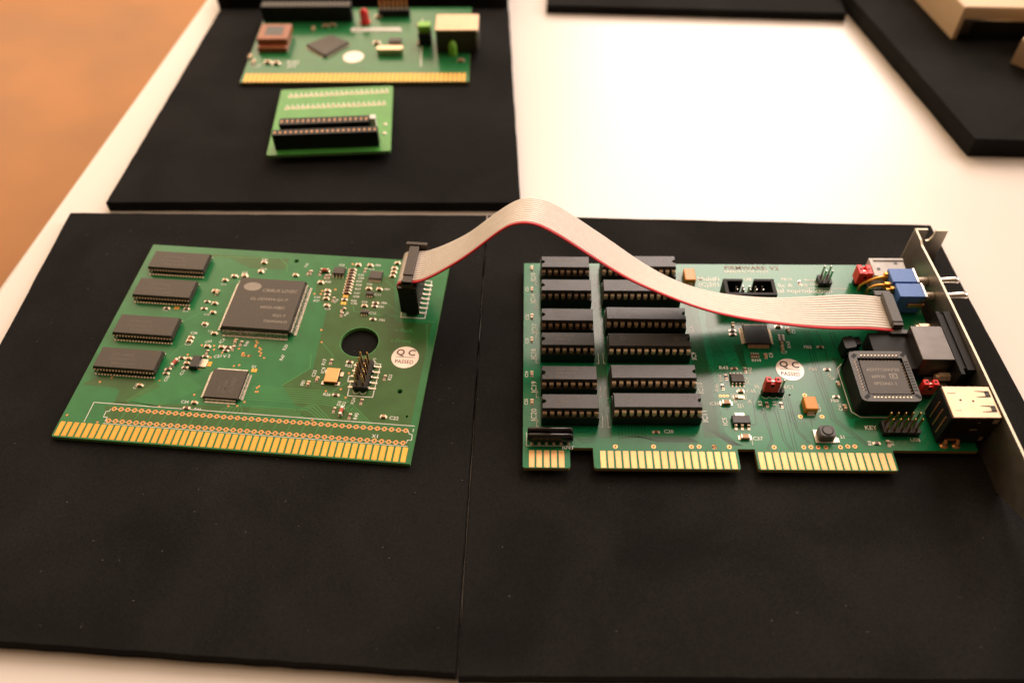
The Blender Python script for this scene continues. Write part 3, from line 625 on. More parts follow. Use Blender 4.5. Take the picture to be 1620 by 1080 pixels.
for p in ((69.42,30.62), (70.69,30.63), (71.97,30.64)): ring.annulus(p, 0.25, 0.55, 0.03, 12); ring.disc(p, 0.25, 0.029, 8, 1)
for k in range(90):
    p = (random.uniform(62.5, 81), random.uniform(40, 62)); ring.annulus(p, 0.10, 0.24, 0.03, 8, 2)
ring.build('plated_holes', ['copper', 'hole', 'trace2'], card2, kind='stuff')
dk = MB()
dk.flat([(61.0, 12.5), (66.8, 12.5), (66.8, 93.5), (61.0, 93.5)], 0.012)
dk.flat([(24.6, 12), (29.0, 12), (29.0, 97), (24.6, 97)], 0.012)
dk.flat([(0, 7.2), (14, 7.2), (14, 8.8), (0, 8.8)], 0.012)
dk.flat([(70.39,77.61), (78.47,73.51), (78.15,68.06), (70.85,62.66), (68.54,63.96)], 0.012)
dk.flat([(78.09,54.93), (81.52,54.96), (80.74,44.32), (78.82,44.30)], 0.012)
dk.flat([(113.79,48.66), (119.58,48.71), (119.33,23.37), (123.00,21.74), (113.75,21.09), (111.82,24.42)], 0.012)
dk.flat([(123.00,21.74), (126.95,21.22), (124.85,13.59), (123.65,15.73), (114.02,16.71), (115.43,20.56)], 0.012)
dk.build('bare_laminate_area', 'mask2_dark', card2, kind='stuff')
t2 = MB()
for i in range(11): t2.line([(62.0 + i * 0.62, 92 - i * 5.5), (62.2 + i * 0.62, 16.0 - 0.12 * i), (66.0 + i * 0.62, 13.2 - 0.3 * i), (70.5 + i * 0.35, 9.3)], 0.20, 0.024)
for i in range(7): t2.line([(69.5 + i * 0.75, 64 - i * 2.5), (69.6 + i * 0.75, 45 - i * 1.2), (66.8, 41.5 - i * 1.6)], 0.16, 0.024)
for i in range(9): t2.line([(31.5 + i * 1.15, 18.0), (31.5 + i * 1.15, 13.5 - 0.35 * abs(4 - i)), (40 + i * 0.6, 12.6 - i * 0.25), (56 + i * 0.4, 12.6 - i * 0.25)], 0.16, 0.024)
for i in range(5): t2.line([(15.72,14.38), (20.24,14.43), (26.73,21.35), (27.22,29.87)] if i == 0 else [(16 + 0.5 * i, 12.0 - 0.5 * i), (20.5 + 0.45 * i, 12.0 - 0.5 * i), (24.8 + 0.5 * i, 17 - 0.3 * i), (24.8 + 0.5 * i, 92)], 0.16, 0.024)
for pts in ([(83.13,28.11), (84.32,12.12), (81.99,7.87)], [(84.06,28.12), (84.89,11.59), (82.60,7.61)], [(87.70,25.31), (88.47,11.63), (90.13,7.69)], [(88.85,25.32), (89.36,11.63), (90.80,7.70)], [(92.50,31.07), (92.52,7.45)], [(93.43,31.08), (93.71,15.43), (96.95,10.65)], [(94.13,31.09), (94.39,15.44), (97.62,10.66)], [(91.46,30.48), (91.41,7.44)],
            [(106.06,62.31), (105.91,37.05), (107.24,20.48), (117.03,9.27)], [(107.05,62.32), (107.09,37.07), (108.15,20.49), (117.92,9.28)], [(108.04,62.33), (108.04,37.07), (108.90,20.77), (118.74,9.03)], [(111.02,62.35), (112.29,52.69), (111.83,46.45)], [(115.84,61.74), (116.34,53.36)], [(117.32,61.75), (117.89,52.74)],
            [(78.58,54.93), (80.26,44.32)], [(79.81,54.95), (81.22,44.32)], [(70.82,26.28), (70.94,24.02)], [(80.78,29.23), (80.26,18.29), (78.40,18.00)], [(93.76,62.86), (98.73,62.90)], [(93.57,61.87), (99.04,61.92)], [(93.43,61.08), (98.37,61.06)],
            [(88.12,27.58), (85.45,28.13), (82.46,23.01)], [(102.98,17.69), (107.83,13.42), (113.08,12.94)], [(99.85,20.96), (99.70,17.12)]):
    t2.line(pts, 0.26, 0.024)
for i in range(6): t2.line([(96.5 + i * 0.9, 12.5), (92.5 + i * 0.9, 20), (92.2 + i * 0.9, 24)], 0.16, 0.024)
t2.build('copper_traces', 'trace2', card2, kind='stuff')

def dip(n, x0, x1, yc, notch_right, lines, rows_off=0.0):
    """a DIP chip in a black socket; pins are squeezed between x0 and x1"""
    w = x1 - x0; hs = MB()
    for a, b, c, d in ((0, w + 0.4, -4.75, -2.3), (0, w + 0.4, 2.3, 4.75), (0, 1.2, -2.3, 2.3), (w - 0.8, w + 0.4, -2.3, 2.3), (w * .45, w * .52, -2.3, 2.3)): hs.box(a - 0.2, b - 0.2, c, d, 0.35, 4.75)
    for i in range(n):
        x = 0.9 + (w - 1.8) * i / (n - 1)
        for s in (-1, 1): hs.box(x - 0.25, x + 0.25, s * 4.2 - 0.3, s * 4.2 + 0.3, 0.0, 0.40, 1)
    sock = hs.build('chip_socket', ['black', 'solder'], card2, (x0, yc, 0))
    m = MB(); zm, z1 = 6.8, 8.5
    def r(ix, iy, z):
        p = [(ix, -3.2 + iy), (w - ix, -3.2 + iy), (w - ix, 3.2 - iy), (ix, 3.2 - iy)]
        k = 6; nt = []
        for j in range(k + 1):                                       # half round notch in one end
            a = math.pi / 2 - math.pi * j / k
            nt.append((math.cos(a) * 1.25, math.sin(a) * 0.95))
        if notch_right: q = [p[0], p[1]] + [(w - ix - u, -v) for u, v in nt] + [p[2], p[3]]
        else: q = [p[0], p[1], p[2], p[3]] + [(ix + u, v) for u, v in nt]
        return [(a, b, z) for a, b in q]
    m.loft([r(0.2, 0.25, 5.0), r(0, 0, zm - 0.1), r(0, 0, zm + 0.1), r(0.18, 0.22, z1 - 0.08), r(0.26, 0.30, z1)], 0)
    ch = m.build('chip', 'epoxy2', card2, (x0, yc, random.uniform(-0.25, 0.1)), random.uniform(-0.006, 0.006))
    ch.rotation_euler.y = random.uniform(-0.007, 0.007); ch.rotation_euler.x = random.uniform(-0.02, 0.02)
    p = MB()
    for i in range(n):
        x = 0.95 + (w - 1.9) * i / (n - 1)
        for s in (-1, 1):
            p.lead((x, s * 3.1), (0, s), [(0, 6.8), (0.85, 6.8), (1.1, 6.55), (1.15, 5.4)], 1.45, 0.26)
            p.lead((x, s * 3.1), (0, s), [(1.13, 5.6), (1.14, 4.3)], 0.75, 0.24)
    p.build('leads', 'pin' if notch_right else 'pindull', ch, kind='stuff')
    t = MB()
    if notch_right:
        for f in (0.17, 0.83): t.annulus((w * f, 0.6), 0.75, 0.95, 8.512, 16)
    for j, s in enumerate(lines): t.text(s, 5.0, 1.0 - j * 1.6, 1.45, 8.512)
    if t.f: t.build('marking', 'mark_dim', ch, kind='stuff')
LT = (['74HCT245'], ['MN4027'], ['NEC JAPAN', '41256'], ['NEC JAPAN', '41464-12'], ['SONY JAPAN', 'MB81416-12', '8816 073'], ['SONY JAPAN', 'MB81416-12', '8704 A 17'])
for (x0, x1, y), l in zip(((4.75, 24.1, 90.8), (4.65, 24.3, 77.7), (4.6, 24.3, 62.3), (4.5, 24.25, 50.2), (4.4, 24.3, 34.2), (4.45, 24.3, 21.7)), LT): dip(8, x0, x1, y, False, l)
for x0, x1, y, l in ((29.1, 58.8, 91.0, []), (29.0, 59.2, 77.9, []), (29.3, 59.55, 63.3, ['', '', '           8721']), (29.45, 59.7, 50.1, []), (29.4, 59.9, 34.9, []), (29.5, 60.2, 22.2, [])): dip(12, x0, x1, y, True, l)

# resistor networks beside the first finger group
for y in (12.55, 10.05):
    m = MB(); rr = []
    for x, q in ((-0.55, 0.55), (-0.3, 0.85), (0.2, 1.0), (14.5, 1.0), (15.0, 0.85), (15.25, 0.55)):
        rr.append([(x, y + 1.05 * q * math.cos(a) * (1 if math.sin(a) > -0.2 else 1), 2.9 + 2.25 * q * math.copysign(abs(math.sin(a)) ** 0.7, math.sin(a))) for a in [2 * math.pi * k / 14 for k in range(14)]])
    m.loft([[(x, yy, max(0.9, z)) for x, yy, z in r] for r in rr], 0, True)
    b = m.build('resistor_network', 'gloss', card2)
    p = MB()
    for i in range(6): p.box(0.7 + i * 2.55, 1.3 + i * 2.55, y - 0.5, y + 0.15, -0.02, 1.2)
    for i in range(6): p.cyl((1.0 + i * 2.55, y - 0.6), 0.62, 0, 0.5, 10, 0, 0.25)
    p.build('leads', 'solder', b, kind='stuff')

# chips and small parts
flatpack('logic_chip', 82.3, 92.0, 54.2, 63.7, 1.6, 16, 16, 1.25, 0.30, 'epoxy2', card2, 'pin')
small_ic('memory_chip', (76.5, 37.9), 5.0, 4.0, 1.6, 4, card2, 1.25, 0.55, 'epoxy')
m = MB(); chip_body(m, 71.65, 78.0, 17.6, 21.05, 0.1, 1.75, 0.15); b = m.build('regulator', 'epoxy2', card2)
p = MB()
for x in (72.73, 74.95, 77.2): p.lead((x, 17.7), (0, -1), [(0, 1.0), (0.5, 1.0), (1.1, 0.2), (2.0, 0.12)], 1.0, 0.22)
p.box(73.3, 76.6, 21.0, 23.0, 0.02, 0.35); p.build('leads', 'solder', b, kind='stuff')
place_smd([((1.14,95.14), 90, 'C'), ((1.12,83.03), 90, 'C'), ((1.10,68.39), 90, 'C'), ((1.08,56.48), 90, 'C'), ((1.05,39.96), 90, 'C'), ((1.04,27.14), 90, 'C'),
 ((79.21,64.71), 85, 'C'), ((78.58,61.87), 0, 'R'), ((78.39,59.94), 0, 'R'), ((96.65,64.11), 0, 'C'), ((100.11,62.19), 100, 'C'), ((96.64,58.09), 88, 'N'), ((96.34,54.94), 90, 'C'), ((96.06,52.91), 90, 'C'), ((85.05,49.27), -2, 'N'), ((89.10,49.28), 90, 'C'),
 ((76.31,43.13), 0, 'R'), ((80.32,42.47), 90, 'R'), ((72.77,39.12), 90, 'R'), ((70.79,34.51), 90, 'R'), ((77.05,32.61), 0, 'C'), ((70.93,27.21), 0, 'B'), ((85.58,26.78), 90, 'R'), ((90.67,26.57), 90, 'R'), ((75.29,12.55), 0, 'B'),
 ((110.62,53.83), 0, 'R'), ((110.73,43.05), 0, 'R'), ((113.20,36.27), 90, 'C'), ((111.12,30.57), 0, 'R'), ((113.17,25.88), 90, 'C'), ((120.41,10.69), 0, 'R'), ((124.50,10.73), 90, 'R'), ((109.94,87.58), 90, 'R'), ((44.56,14.57), 0, 'R')], card2)
led = MB(); led.box(-2.1, -0.9, -0.75, 0.75, 0, 0.15, 1); led.box(0.6, 2.1, -0.75, 0.75, 0, 0.15, 1); led.box(-1.6, -0.3, -0.65, 0.65, 0.1, 0.8, 0, ch=0.12); led.box(-0.3, 1.6, -0.65, 0.65, 0.1, 0.5, 1)
led.build('indicator_lamp', ['white', 'pin'], card2, (*(75.91,29.99), 0))
def tantalum(x0, x1, y0, y1):
    m = MB(); m.box(x0, x1, y0, y1, 0.25, 3.0, 0, ch=0.35)
    m.box((x0 + x1) / 2 - 1.3, (x0 + x1) / 2 + 1.3, y0 - 1.0, y0 + 0.1, 0.0, 0.3, 1); m.box((x0 + x1) / 2 - 1.3, (x0 + x1) / 2 + 1.3, y1 - 0.1, y1 + 0.8, 0.0, 0.3, 1)
    m.box((x0 + x1) / 2 - 1.1, (x0 + x1) / 2 + 1.1, y0 - 0.12, y0 + 0.05, 0.3, 1.5, 1)
    m.build('tantalum_capacitor', ['orange', 'solder'], card2)
tantalum(62.9, 67.4, 86.2, 92.7); tantalum(98.0, 102.6, 23.0, 28.7)
m = MB(); m.box(99.5, 107.0, 10.6, 16.0, 0.02, 0.45, 1); m.box(99.4, 101.6, 10.8, 15.8, 0.0, 0.5, 2); m.box(105.3, 107.6, 10.8, 12.6, 0.0, 0.5, 2)
m.prism(rounded([(100.3, 10.9), (105.9, 10.9), (105.9, 15.8), (100.3, 15.8)], 1.4, 4), 0.45, 3.4, 0); m.prism(rounded([(100.6, 11.2), (105.6, 11.2), (105.6, 15.5), (100.6, 15.5)], 1.3, 4), 3.4, 3.75, 0)
b = m.build('push_button', ['greyplastic', 'white', 'solder'], card2)
m = MB(); m.annulus((103.1, 13.35), 1.75, 2.05, 3.765, 24, 1); m.cyl((103.1, 13.35), 1.72, 3.7, 4.1, 24, 0, ch=0.15); m.build('plunger', ['greyplastic', 'matblack'], b)
sticker(card2, (97.0, 43.0), 5.15, -4)

# jumpers
def jumper(c, rot, zb, base, cap=JUMP):
    b = MB()
    for x in base: b.prism([(x - 1.27, -1.0), (x - 1.0, -1.27), (x + 1.0, -1.27), (x + 1.27, -1.0), (x + 1.27, 1.0), (x + 1.0, 1.27), (x - 1.0, 1.27), (x - 1.27, 1.0)], 0.0, 2.5)
    bs = b.build('jumper_header', 'black', card2, (*c, 0), rot)
    link('jumper_cap', cap, bs, (0, 0, zb), 0)
    if len(base) > 2:
        p = MB(); p.pin(base[2], 0, 2.3, 8.3); p.build('pin', 'tin', bs)
jumper((87.0, 31.9), -0.03, 2.4, (-1.3, 1.3, 3.9)); jumper((133.7, 87.6), 0.0, 2.3, (-1.3, 1.3), JUMP2); jumper((142.6, 31.3), 0.0, 2.3, (-1.3, 1.3))
# two by two pin header, ten pin header, shrouded header
def header(x0, x1, y0, y1, xs, ys, z1, metal):
    m = MB()
    for a in range(len(xs)):
        u = x0 + (x1 - x0) * a / len(xs); v = x0 + (x1 - x0) * (a + 1) / len(xs)
        m.prism([(u + .3, y0), (v - .3, y0), (v, y0 + .3), (v, y1 - .3), (v - .3, y1), (u + .3, y1), (u, y1 - .3), (u, y0 + .3)], 0.05, 2.5)
    b = m.build('pin_header', 'black', card2)
    for x in xs:
        for y in ys:
            p = MB(); p.pin(0, 0, 2.3, z1); p.build('pin', metal, b, (x, y, 0))
header(116.8, 122.0, 85.3, 90.1, (118.1, 120.6), (86.4, 89.0), 8.6, 'tin')
header(123.2, 136.0, 13.6, 18.9, [124.5 + 2.5 * i for i in range(5)], (14.9, 17.5), 9.0, 'goldpin')
m = MB()
m.box(76.2, 96.0, 72.6, 81.1, 0.05, 1.0); m.box(76.2, 77.5, 72.6, 81.1, 1.0, 9.0); m.box(94.7, 96.0, 72.6, 81.1, 1.0, 9.0); m.box(77.5, 94.7, 72.6, 73.7, 1.0, 9.0)
m.box(77.5, 83.8, 80.0, 81.1, 1.0, 9.0); m.box(88.3, 94.7, 80.0, 81.1, 1.0, 9.0)
b = m.build('box_header', 'matblack', card2)
for i in range(5):
    for y in (77.4, 79.2):
        p = MB(); p.pin(0, 0, 0.8, 7.0); p.build('pin', 'tin', b, (81.7 + i * 2.53, y, 0))
# black cap beside the square socket
m = MB(); m.prism(rounded([(117.2, 48.2), (121.6, 49.2), (121.0, 54.6), (116.9, 53.6)], 0.8, 3), 0.2, 6.2); m.prism(rounded([(121.3, 51.0), (124.4, 51.6), (124.0, 55.0), (121.0, 54.3)], 0.5, 2), 0.2, 5.2)
m.build('black_jumper', 'black', card2)

# square chip in its socket
m = MB()
def rnd(i, c=2.2): return rounded([(116.0 + i, 22.6 + i), (137.0 - i, 22.6 + i), (137.0 - i, 45.2 - i), (116.0 + i + 1.4, 45.2 - i), (116.0 + i, 45.2 - i - 1.4)], max(0.3, c - i), 3)
me = outline_mesh('square_socket', rnd(0), [[(118.9, 25.6), (135.1, 25.6), (135.1, 42.0), (118.9, 42.0)]], 0.1, 8.5, ['greyplastic', 'matblack'], 1)  # ring top coloured grey to carry the window's reflection; walls stay black
sq = link('square_socket', me, card2)
m = MB(); m.box(118.95, 135.05, 25.65, 41.95, 0.3, 1.2); m.build('socket_floor', 'matblack', sq)
m = MB()
for i in range(11):
    f = -6.35 + 1.27 * i
    m.box(127.0 + f - 0.4, 127.0 + f + 0.4, 42.2, 43.6, 8.3, 8.51, 1); m.box(127.0 + f - 0.4, 127.0 + f + 0.4, 23.9, 25.4, 8.3, 8.51, 1); m.box(127.0 + f - 0.24, 127.0 + f + 0.24, 42.9, 43.4, 8.4, 8.55, 0); m.box(127.0 + f - 0.27, 127.0 + f + 0.27, 24.1, 24.7, 8.4, 8.55, 0)
    m.box(117.2, 118.7, 33.8 + f - 0.32, 33.8 + f + 0.32, 8.3, 8.52, 1); m.box(135.3, 136.6, 33.8 + f - 0.32, 33.8 + f + 0.32, 8.3, 8.52, 1); m.box(117.4, 117.9, 33.8 + f - 0.2, 33.8 + f + 0.2, 8.4, 8.54, 2)
    for s, y in ((1, 41.6), (-1, 25.9)): m.box(127.0 + f - 0.25, 127.0 + f + 0.25, min(y, y + s * 0.9), max(y, y + s * 0.9), 5.8, 7.4, 0)
    for s, x in ((1, 134.8), (-1, 119.2)): m.box(min(x, x + s * 0.8), max(x, x + s * 0.8), 33.8 + f - 0.25, 33.8 + f + 0.25, 5.8, 7.4, 0)
for c, d in (((118.0, 42.9), (1, 1)), ((135.9, 43.6), (1, 1)), ((118.2, 24.6), (1, 1)), ((135.9, 24.8), (1, -1))):
    a = Vector(d).normalized(); nn = Vector((-a.y, a.x))
    m.obox(c, (a.x, a.y), (nn.x, nn.y), 1.1, 0.7, 8.3, 8.52, 1)
m.build('contacts', ['pin', 'matblack', 'pindull'], sq, kind='stuff')
m = MB(); chip_body(m, 119.3, 134.7, 26.0, 41.6, 3.6, 7.9, 0.3); b = m.build('square_chip', 'epoxy', sq)
m = MB(); m.text('ADV7120KP30', 121.2, 36.4, 1.9, 7.915, 0); m.text('#0930', 122.3, 33.3, 1.9, 7.915); m.text('0F53A61.1', 122.3, 30.2, 1.9, 7.915)
m.line([(128.9, 33.2), (131.3, 33.2), (131.3, 35.2), (128.9, 35.2), (128.9, 33.2)], 0.35, 7.915); m.flat([(129.6, 33.7), (130.8, 34.2), (129.6, 34.8)], 7.915)
m.build('marking', 'mark', b, kind='stuff') if False else None
b2 = m.mesh('marking', ['mark']); q = link('marking', b2, sq); q['kind'] = 'stuff'

# clear plastic block, two toggle switches and their bent wires
m = MB(); m.box(136.8, 150.6, 84.3, 94.2, 0.1, 7.4, 0, ch=0.25); m.box(136.8, 138.3, 84.3, 94.2, 7.3, 8.0, 0, ch=0.15); m.box(138.3, 150.6, 93.0, 94.2, 7.3, 8.0, 0, ch=0.15)
for c in ((139.6, 88.6), (147.2, 91.8)): m.cyl(c, 0.7, 7.3, 7.55, 10, 1)
m.build('clear_plastic_block', ['clear', 'greyplastic'], card2)
for k, (x0, x1, y0, y1) in enumerate(((141.8, 151.2, 79.0, 86.3), (142.4, 152.0, 71.1, 78.2))):
    yc = (y0 + y1) / 2 + (0.2 if k == 0 else 0.1)
    m = MB(); m.box(x0, x1, y0, y1, 0.8, 10.0, 0, ch=0.2)
    sw = m.build('toggle_switch', 'blue', card2)
    m = MB(); m.box(x1, x1 + 0.8, y0 - 0.05, y1 + 0.05, 1.0, 10.15); m.box(x1 - 2.5, x1 + 0.2, y0 - 0.4, y0 - 0.05, 7.0, 8.2) if k else None
    m.build('mounting_plate', 'chrome', sw)
    m = MB(); m.tube([(x1 + 0.8, yc, 6.0), (157.2, yc, 6.2)], 1.9, 16); 
    for i in range(4): m.tube([(x1 + 1.4 + i, yc, 6.05), (x1 + 1.8 + i, yc, 6.05)], 2.05, 16)
    m.build('threaded_bushing', 'steel', sw)
    m = MB(); tip = (169.6, 82.7, 7.3) if k == 0 else (170.5, 74.7, 7.1)
    a = Vector((155, yc, 6.1)); b_ = Vector(tip); d = b_ - a
    m.tube([a + d * f for f in (0, 0.3, 0.75, 0.88, 0.95, 0.985, 1.0)], [1.15, 1.25, 1.5, 1.55, 1.4, 1.0, 0.35], 14)
    m.build('lever', 'chrome', sw)
    m = MB()
    if k == 0: m.box(x0 - 1.3, x0, 84.0, 85.6, 5.2, 9.0, 0, ch=0.15); m.box(x0 - 2.4, x0, 79.2, 80.6, 5.4, 8.4, 0, ch=0.15)
    else: m.box(x0 - 1.5, x0, 76.6, 78.0, 5.2, 8.6, 0, ch=0.15); m.box(x0 - 3.0, x0 - 1.4, 77.0, 77.6, 7.2, 7.8)
    m.build('terminal', 'wire', sw)
    if k == 1:
        m = MB(); m.box(x0 + 4.0, x1 + 0.6, y0 - 0.9, y0 - 0.15, 4.6, 6.4, 0, ch=0.1); m.build('side_lug', 'copper', sw)
def wire(pts):
    m = MB(); m.tube(pts, 0.55, 8); m.build('switch_wire', 'wire', card2)
wire([(*(142.65,83.91), 7.5), (*(140.06,84.00), 7.6), (*(137.48,83.65), 7.3), (*(135.08,83.22), 6.4), (*(133.29,83.40), 4.6), (*(132.48,83.83), 2.8), (*(132.56,84.07), 1.2), (*(132.63,83.91), 0.0)])
wire([(*(139.94,80.11), 7.0), (*(137.61,79.90), 7.2), (*(135.98,80.24), 6.3), (*(134.92,80.65), 4.8), (*(134.84,81.42), 2.8), (*(135.47,82.42), 0.5), (*(135.54,82.38), 0.0)])

# video socket (metal shell, black flange), behind the bracket
m = MB(); m.box(126.5, 141.0, 38.0, 55.0, 0.1, 7.2, 0, ch=0.2); vb = m.build('video_socket', 'matblack', card2)
m = MB(); m.box(140.2, 151.6, 38.1, 54.0, 3.2, 12.5, 0, ch=0.25); m.build('metal_shell', 'vgashell', vb)
m = MB(); m.box(151.5, 153.0, 31.5, 61.2, 0.2, 12.7, 0, ch=0.15); m.box(154.2, 157.0, 33.2, 61.0, 0.2, 12.9, 0, ch=0.15); m.box(153.0, 154.2, 34.5, 60.0, 0.2, 12.2); m.build('flange', 'matblack', vb)
m = MB(); m.box(143.5, 151.0, 33.5, 37.6, 0.3, 3.2, 0, ch=0.2); m.box(144.5, 151.0, 54.5, 58.5, 0.3, 3.0, 0, ch=0.2); m.build('mounting_foot', 'steel', vb)
for y in (36.2, 59.6):
    m = MB(); m.tube([(147.6, y, 5.0), (151.6, y, 5.0)], 1.7, 6, smooth=False); m.tube([(146.4, y, 5.0), (147.8, y, 5.0)], 1.1, 10); m.build('nut', 'pin', vb)
# stacked double socket with a bright shell
m = MB(); m.box(140.6, 156.8, 11.15, 23.8, 0.8, 15.0, 0); ub = m.build('double_socket', 'matblack', card2)
m = MB(); m.box(141.0, 156.9, 11.0, 23.95, 15.0, 15.6, 0, ch=0.18); m.build('shell_top', 'shell', ub)
m = MB()
for y in (20.7, 14.6):
    m.prism([(151.3, y + 1.35), (156.0, y + 1.35), (156.2, y + 1.1), (156.2, y - 1.1), (156.0, y - 1.35), (151.3, y - 1.35), (151.3, y - 1.15), (154.5, y - 0.75), (154.5, y + 0.75), (151.3, y + 1.15)], 15.58, 15.62, 0)
    m.prism([(154.7, y - 0.65), (155.9, y - 0.75), (155.9, y + 0.75), (154.7, y + 0.65)], 15.61, 15.64, 1)
for x, y in ((145.5, 18.2), (149.6, 17.8)): m.disc((x, y), 0.45, 15.612, 12, 1)
m.line([(142.3, 13.9), (144.6, 13.9)], 0.2, 15.612, 1); m.line([(141.8, 21.0), (144.8, 21.0)], 0.3, 15.612, 1)
m.build('spring_tabs', ['matblack', 'brownplastic'], ub)
m = MB(); m.box(142.5, 156.9, 10.95, 11.16, 1.4, 14.9, 0); m.box(149.0, 151.4, 10.85, 10.96, 8.2, 8.9, 1); m.box(150.0, 150.9, 10.85, 10.96, 12.4, 12.9, 1)
m.prism([(154.8, 10.8), (156.6, 10.8), (156.6, 10.96), (154.8, 10.96)], 12.4, 14.3, 1); m.prism([(154.2, 10.8), (155.4, 10.8), (155.4, 10.96), (154.2, 10.96)], 2.2, 4.2, 1)
m.build('shell_side', ['darkshell', 'shell'], ub)
m = MB()
for y in (20.0, 16.8, 13.6): m.box(140.42, 140.62, y - 0.28, y + 0.28, 3.0, 12.0)
m.build('contact_springs', 'copper', ub)
m = MB()
for x in (143.4, 147.6):
    m.tube([(x, 11.0, 2.6), (x, 10.4, 1.6), (x, 10.3, 0.0)], [0.55, 0.8, 1.0], 8); m.cyl((x, 10.3), 1.5, 0.0, 0.6, 12, 0, 0.7)
m.box(143.4, 147.4, 10.7, 11.15, 2.2, 3.0)
m.build('mounting_foot', 'copper', ub)

# steel bracket, bent tab with a screw notch
me = outline_mesh('bracket', [(106.1, 12.9), (99.7, 12.9), (97.6, 12.2), (95.9, 12.3), (77.8, 13.8), (41.5, 15.3), (-3.8, 16.8), (-22, 17.0), (-26, 14.5), (-40, 14.5), (-40, 6.0), (-20.5, 4.6), (-6.0, -3.75), (106.1, -3.75)][::-1], [], 0, 0.9, ['steel', 'cutedge'], 1)
br = bpy.data.objects.new('bracket', me); C.objects.link(br); br.parent = card2
BM = Matrix(((0, 0, 1, 157.3 * M), (1, 0, 0, 0), (0, 1, 0, 1.6 * M), (0, 0, 0, 1)))
br.matrix_local = BM
me = outline_mesh('bracket_tab', [(157.4, -3.75), (171.4, -3.75), (170.8, 12.3), (166.1, 12.3), (165.8, 9.0), (165.0, 7.0), (163.8, 6.7), (162.9, 8.0), (162.5, 12.9), (157.4, 12.9)], [], 0, 0.9, ['steel', 'cutedge'], 1)
tb_ = bpy.data.objects.new('bracket_tab', me); C.objects.link(tb_); tb_.parent = br
tb_.matrix_local = BM.inverted() @ Matrix(((1, 0, 0, 0), (0, 0, -1, 106.6 * M), (0, 1, 0, 1.6 * M), (0, 0, 0, 1)))

sk = MB(); Z = 0.042
for s_, p, sz, ro in (('IC13', (2.44,87.77), 2.5, 90), ('IC14', (2.40,75.64), 2.6, 90), ('IC17', (2.83,59.76), 2.6, 90), ('IC18', (2.52,47.00), 2.6, 90), ('IC19', (2.69,31.38), 2.7, 90), ('IC20', (2.63,18.90), 2.8, 90),
   ('C21', (-0.28,81.97), 1.7, 90), ('C22', (-0.26,66.71), 1.7, 90), ('C23', (-0.25,54.55), 1.7, 90), ('C24', (-0.37,38.44), 1.7, 90), ('C25', (-0.49,25.88), 1.7, 90), ('IC8', (63.74,60.63), 2.4, 90), ('IC9', (63.01,47.24), 2.6, 90), ('IC10', (63.55,31.49), 2.7, 90), ('IC11', (63.46,18.95), 2.8, 90),
   ('RN1', (11.38,7.26), 2.2, 0), ('C20', (47.29,14.32), 2.0, 0), ('IC5', (70.19,17.64), 2.4, 90), ('C37', (77.89,11.65), 2.1, 0), ('SJ1', (74.77,25.65), 2.2, 0), ('C38', (65.08,26.51), 2.0, 0), ('C45', (79.00,32.21), 2.1, 0), ('R43', (70.78,42.84), 2.2, 0), ('R42', (82.79,40.67), 2.0, 90), ('R44', (71.33,37.03), 2.0, 90), ('R46', (69.29,32.59), 2.0, 90),
   ('IC4', (80.81,36.04), 2.2, 90), ('B', (73.91,27.53), 2.1, 0), ('A', (78.86,27.57), 2.1, 0), ('R3', (83.89,26.33), 2.0, 90), ('R1', (89.13,26.38), 2.0, 90), ('BL', (82.43,34.26), 2.0, 0), ('ECT', (93.17,34.15), 2.1, 0), ('1', (83.46,31.41), 2.0, 0), ('C31', (104.35,23.79), 2.2, 90), ('FB1', (104.04,42.55), 2.1, 0), ('FB2', (104.39,53.26), 2.0, 0), ('FB8', (108.81,28.24), 1.9, 0), ('C41', (112.19,24.42), 1.9, 90), ('C51', (112.63,38.60), 1.9, 115),
   ('C8', (91.93,48.58), 2.0, 90), ('RN4', (83.49,46.67), 1.9, 0), ('RN5', (99.56,53.21), 1.9, 90), ('IC3', (81.04,64.86), 1.7, 0), ('C7', (95.40,50.60), 1.8, 0), ('C9', (102.72,60.55), 1.8, 90), ('KEY', (118.01,16.48), 2.4, 0), ('R8', (118.72,9.81), 1.8, 90), ('R7', (126.49,9.89), 1.8, 90), ('USB', (132.50,11.66), 2.0, 0), ('S1', (108.45,12.62), 1.9, 0),
   ('MultiFi', (68.68,88.53), 3.3, 0), ('(C)201', (68.64,85.40), 3.1, 0), ('U8', (87.55,88.68), 2.6, 0), ('lic A', (100.88,85.16), 3.2, 0), ('Mag 100', (109.07,86.18), 2.3, 0), ('ial reproduction', (99.86,82.20), 3.4, 0), ('FB10', (102.76,88.99), 2.2, 0), ('Reset  Vol', (112.12,88.75), 2.0, 0)):
    sk.text(s_, p[0], p[1], sz, Z, ro)
sk.text('EABBOB1L,70A-V1107', *(80.35,93.41), 1.9, Z, 0, 0, 'LEFT', 1.0)
for y0 in (85.5, 72.5, 57.5, 45.2, 29.3, 16.6):
    sk.line([(25.3, y0), (26.1, y0), (26.1, y0 + 5)], 0.18, Z); sk.line([(28.8, y0), (27.9, y0), (27.9, y0 + 5)], 0.18, Z); sk.line([(3.4, y0), (2.6, y0), (2.6, y0 + 1.6), (3.2, y0 + 2.4), (2.6, y0 + 3.2), (2.6, y0 + 5)], 0.16, Z)
sk.line([(116.69,45.86), (114.67,43.55), (115.04,24.04), (117.72,21.71), (127.63,21.66)], 0.3, Z)
sk.line([(-0.9, 14.2), (-0.9, 8.6), (15.6, 8.6)], 0.2, Z); sk.line([(77.47,9.69), (77.67,11.71)], 0.2, Z); sk.line([(111.06,84.80), (128.30,84.63)], 0.25, Z)
for x in (-1.3, 1.3, 3.9): sk.line([(87 + x + 1.3 * math.cos(a), 30.6 + 1.0 * math.sin(a)) for a in [math.pi + k * math.pi / 8 for k in range(9)]], 0.22, Z)
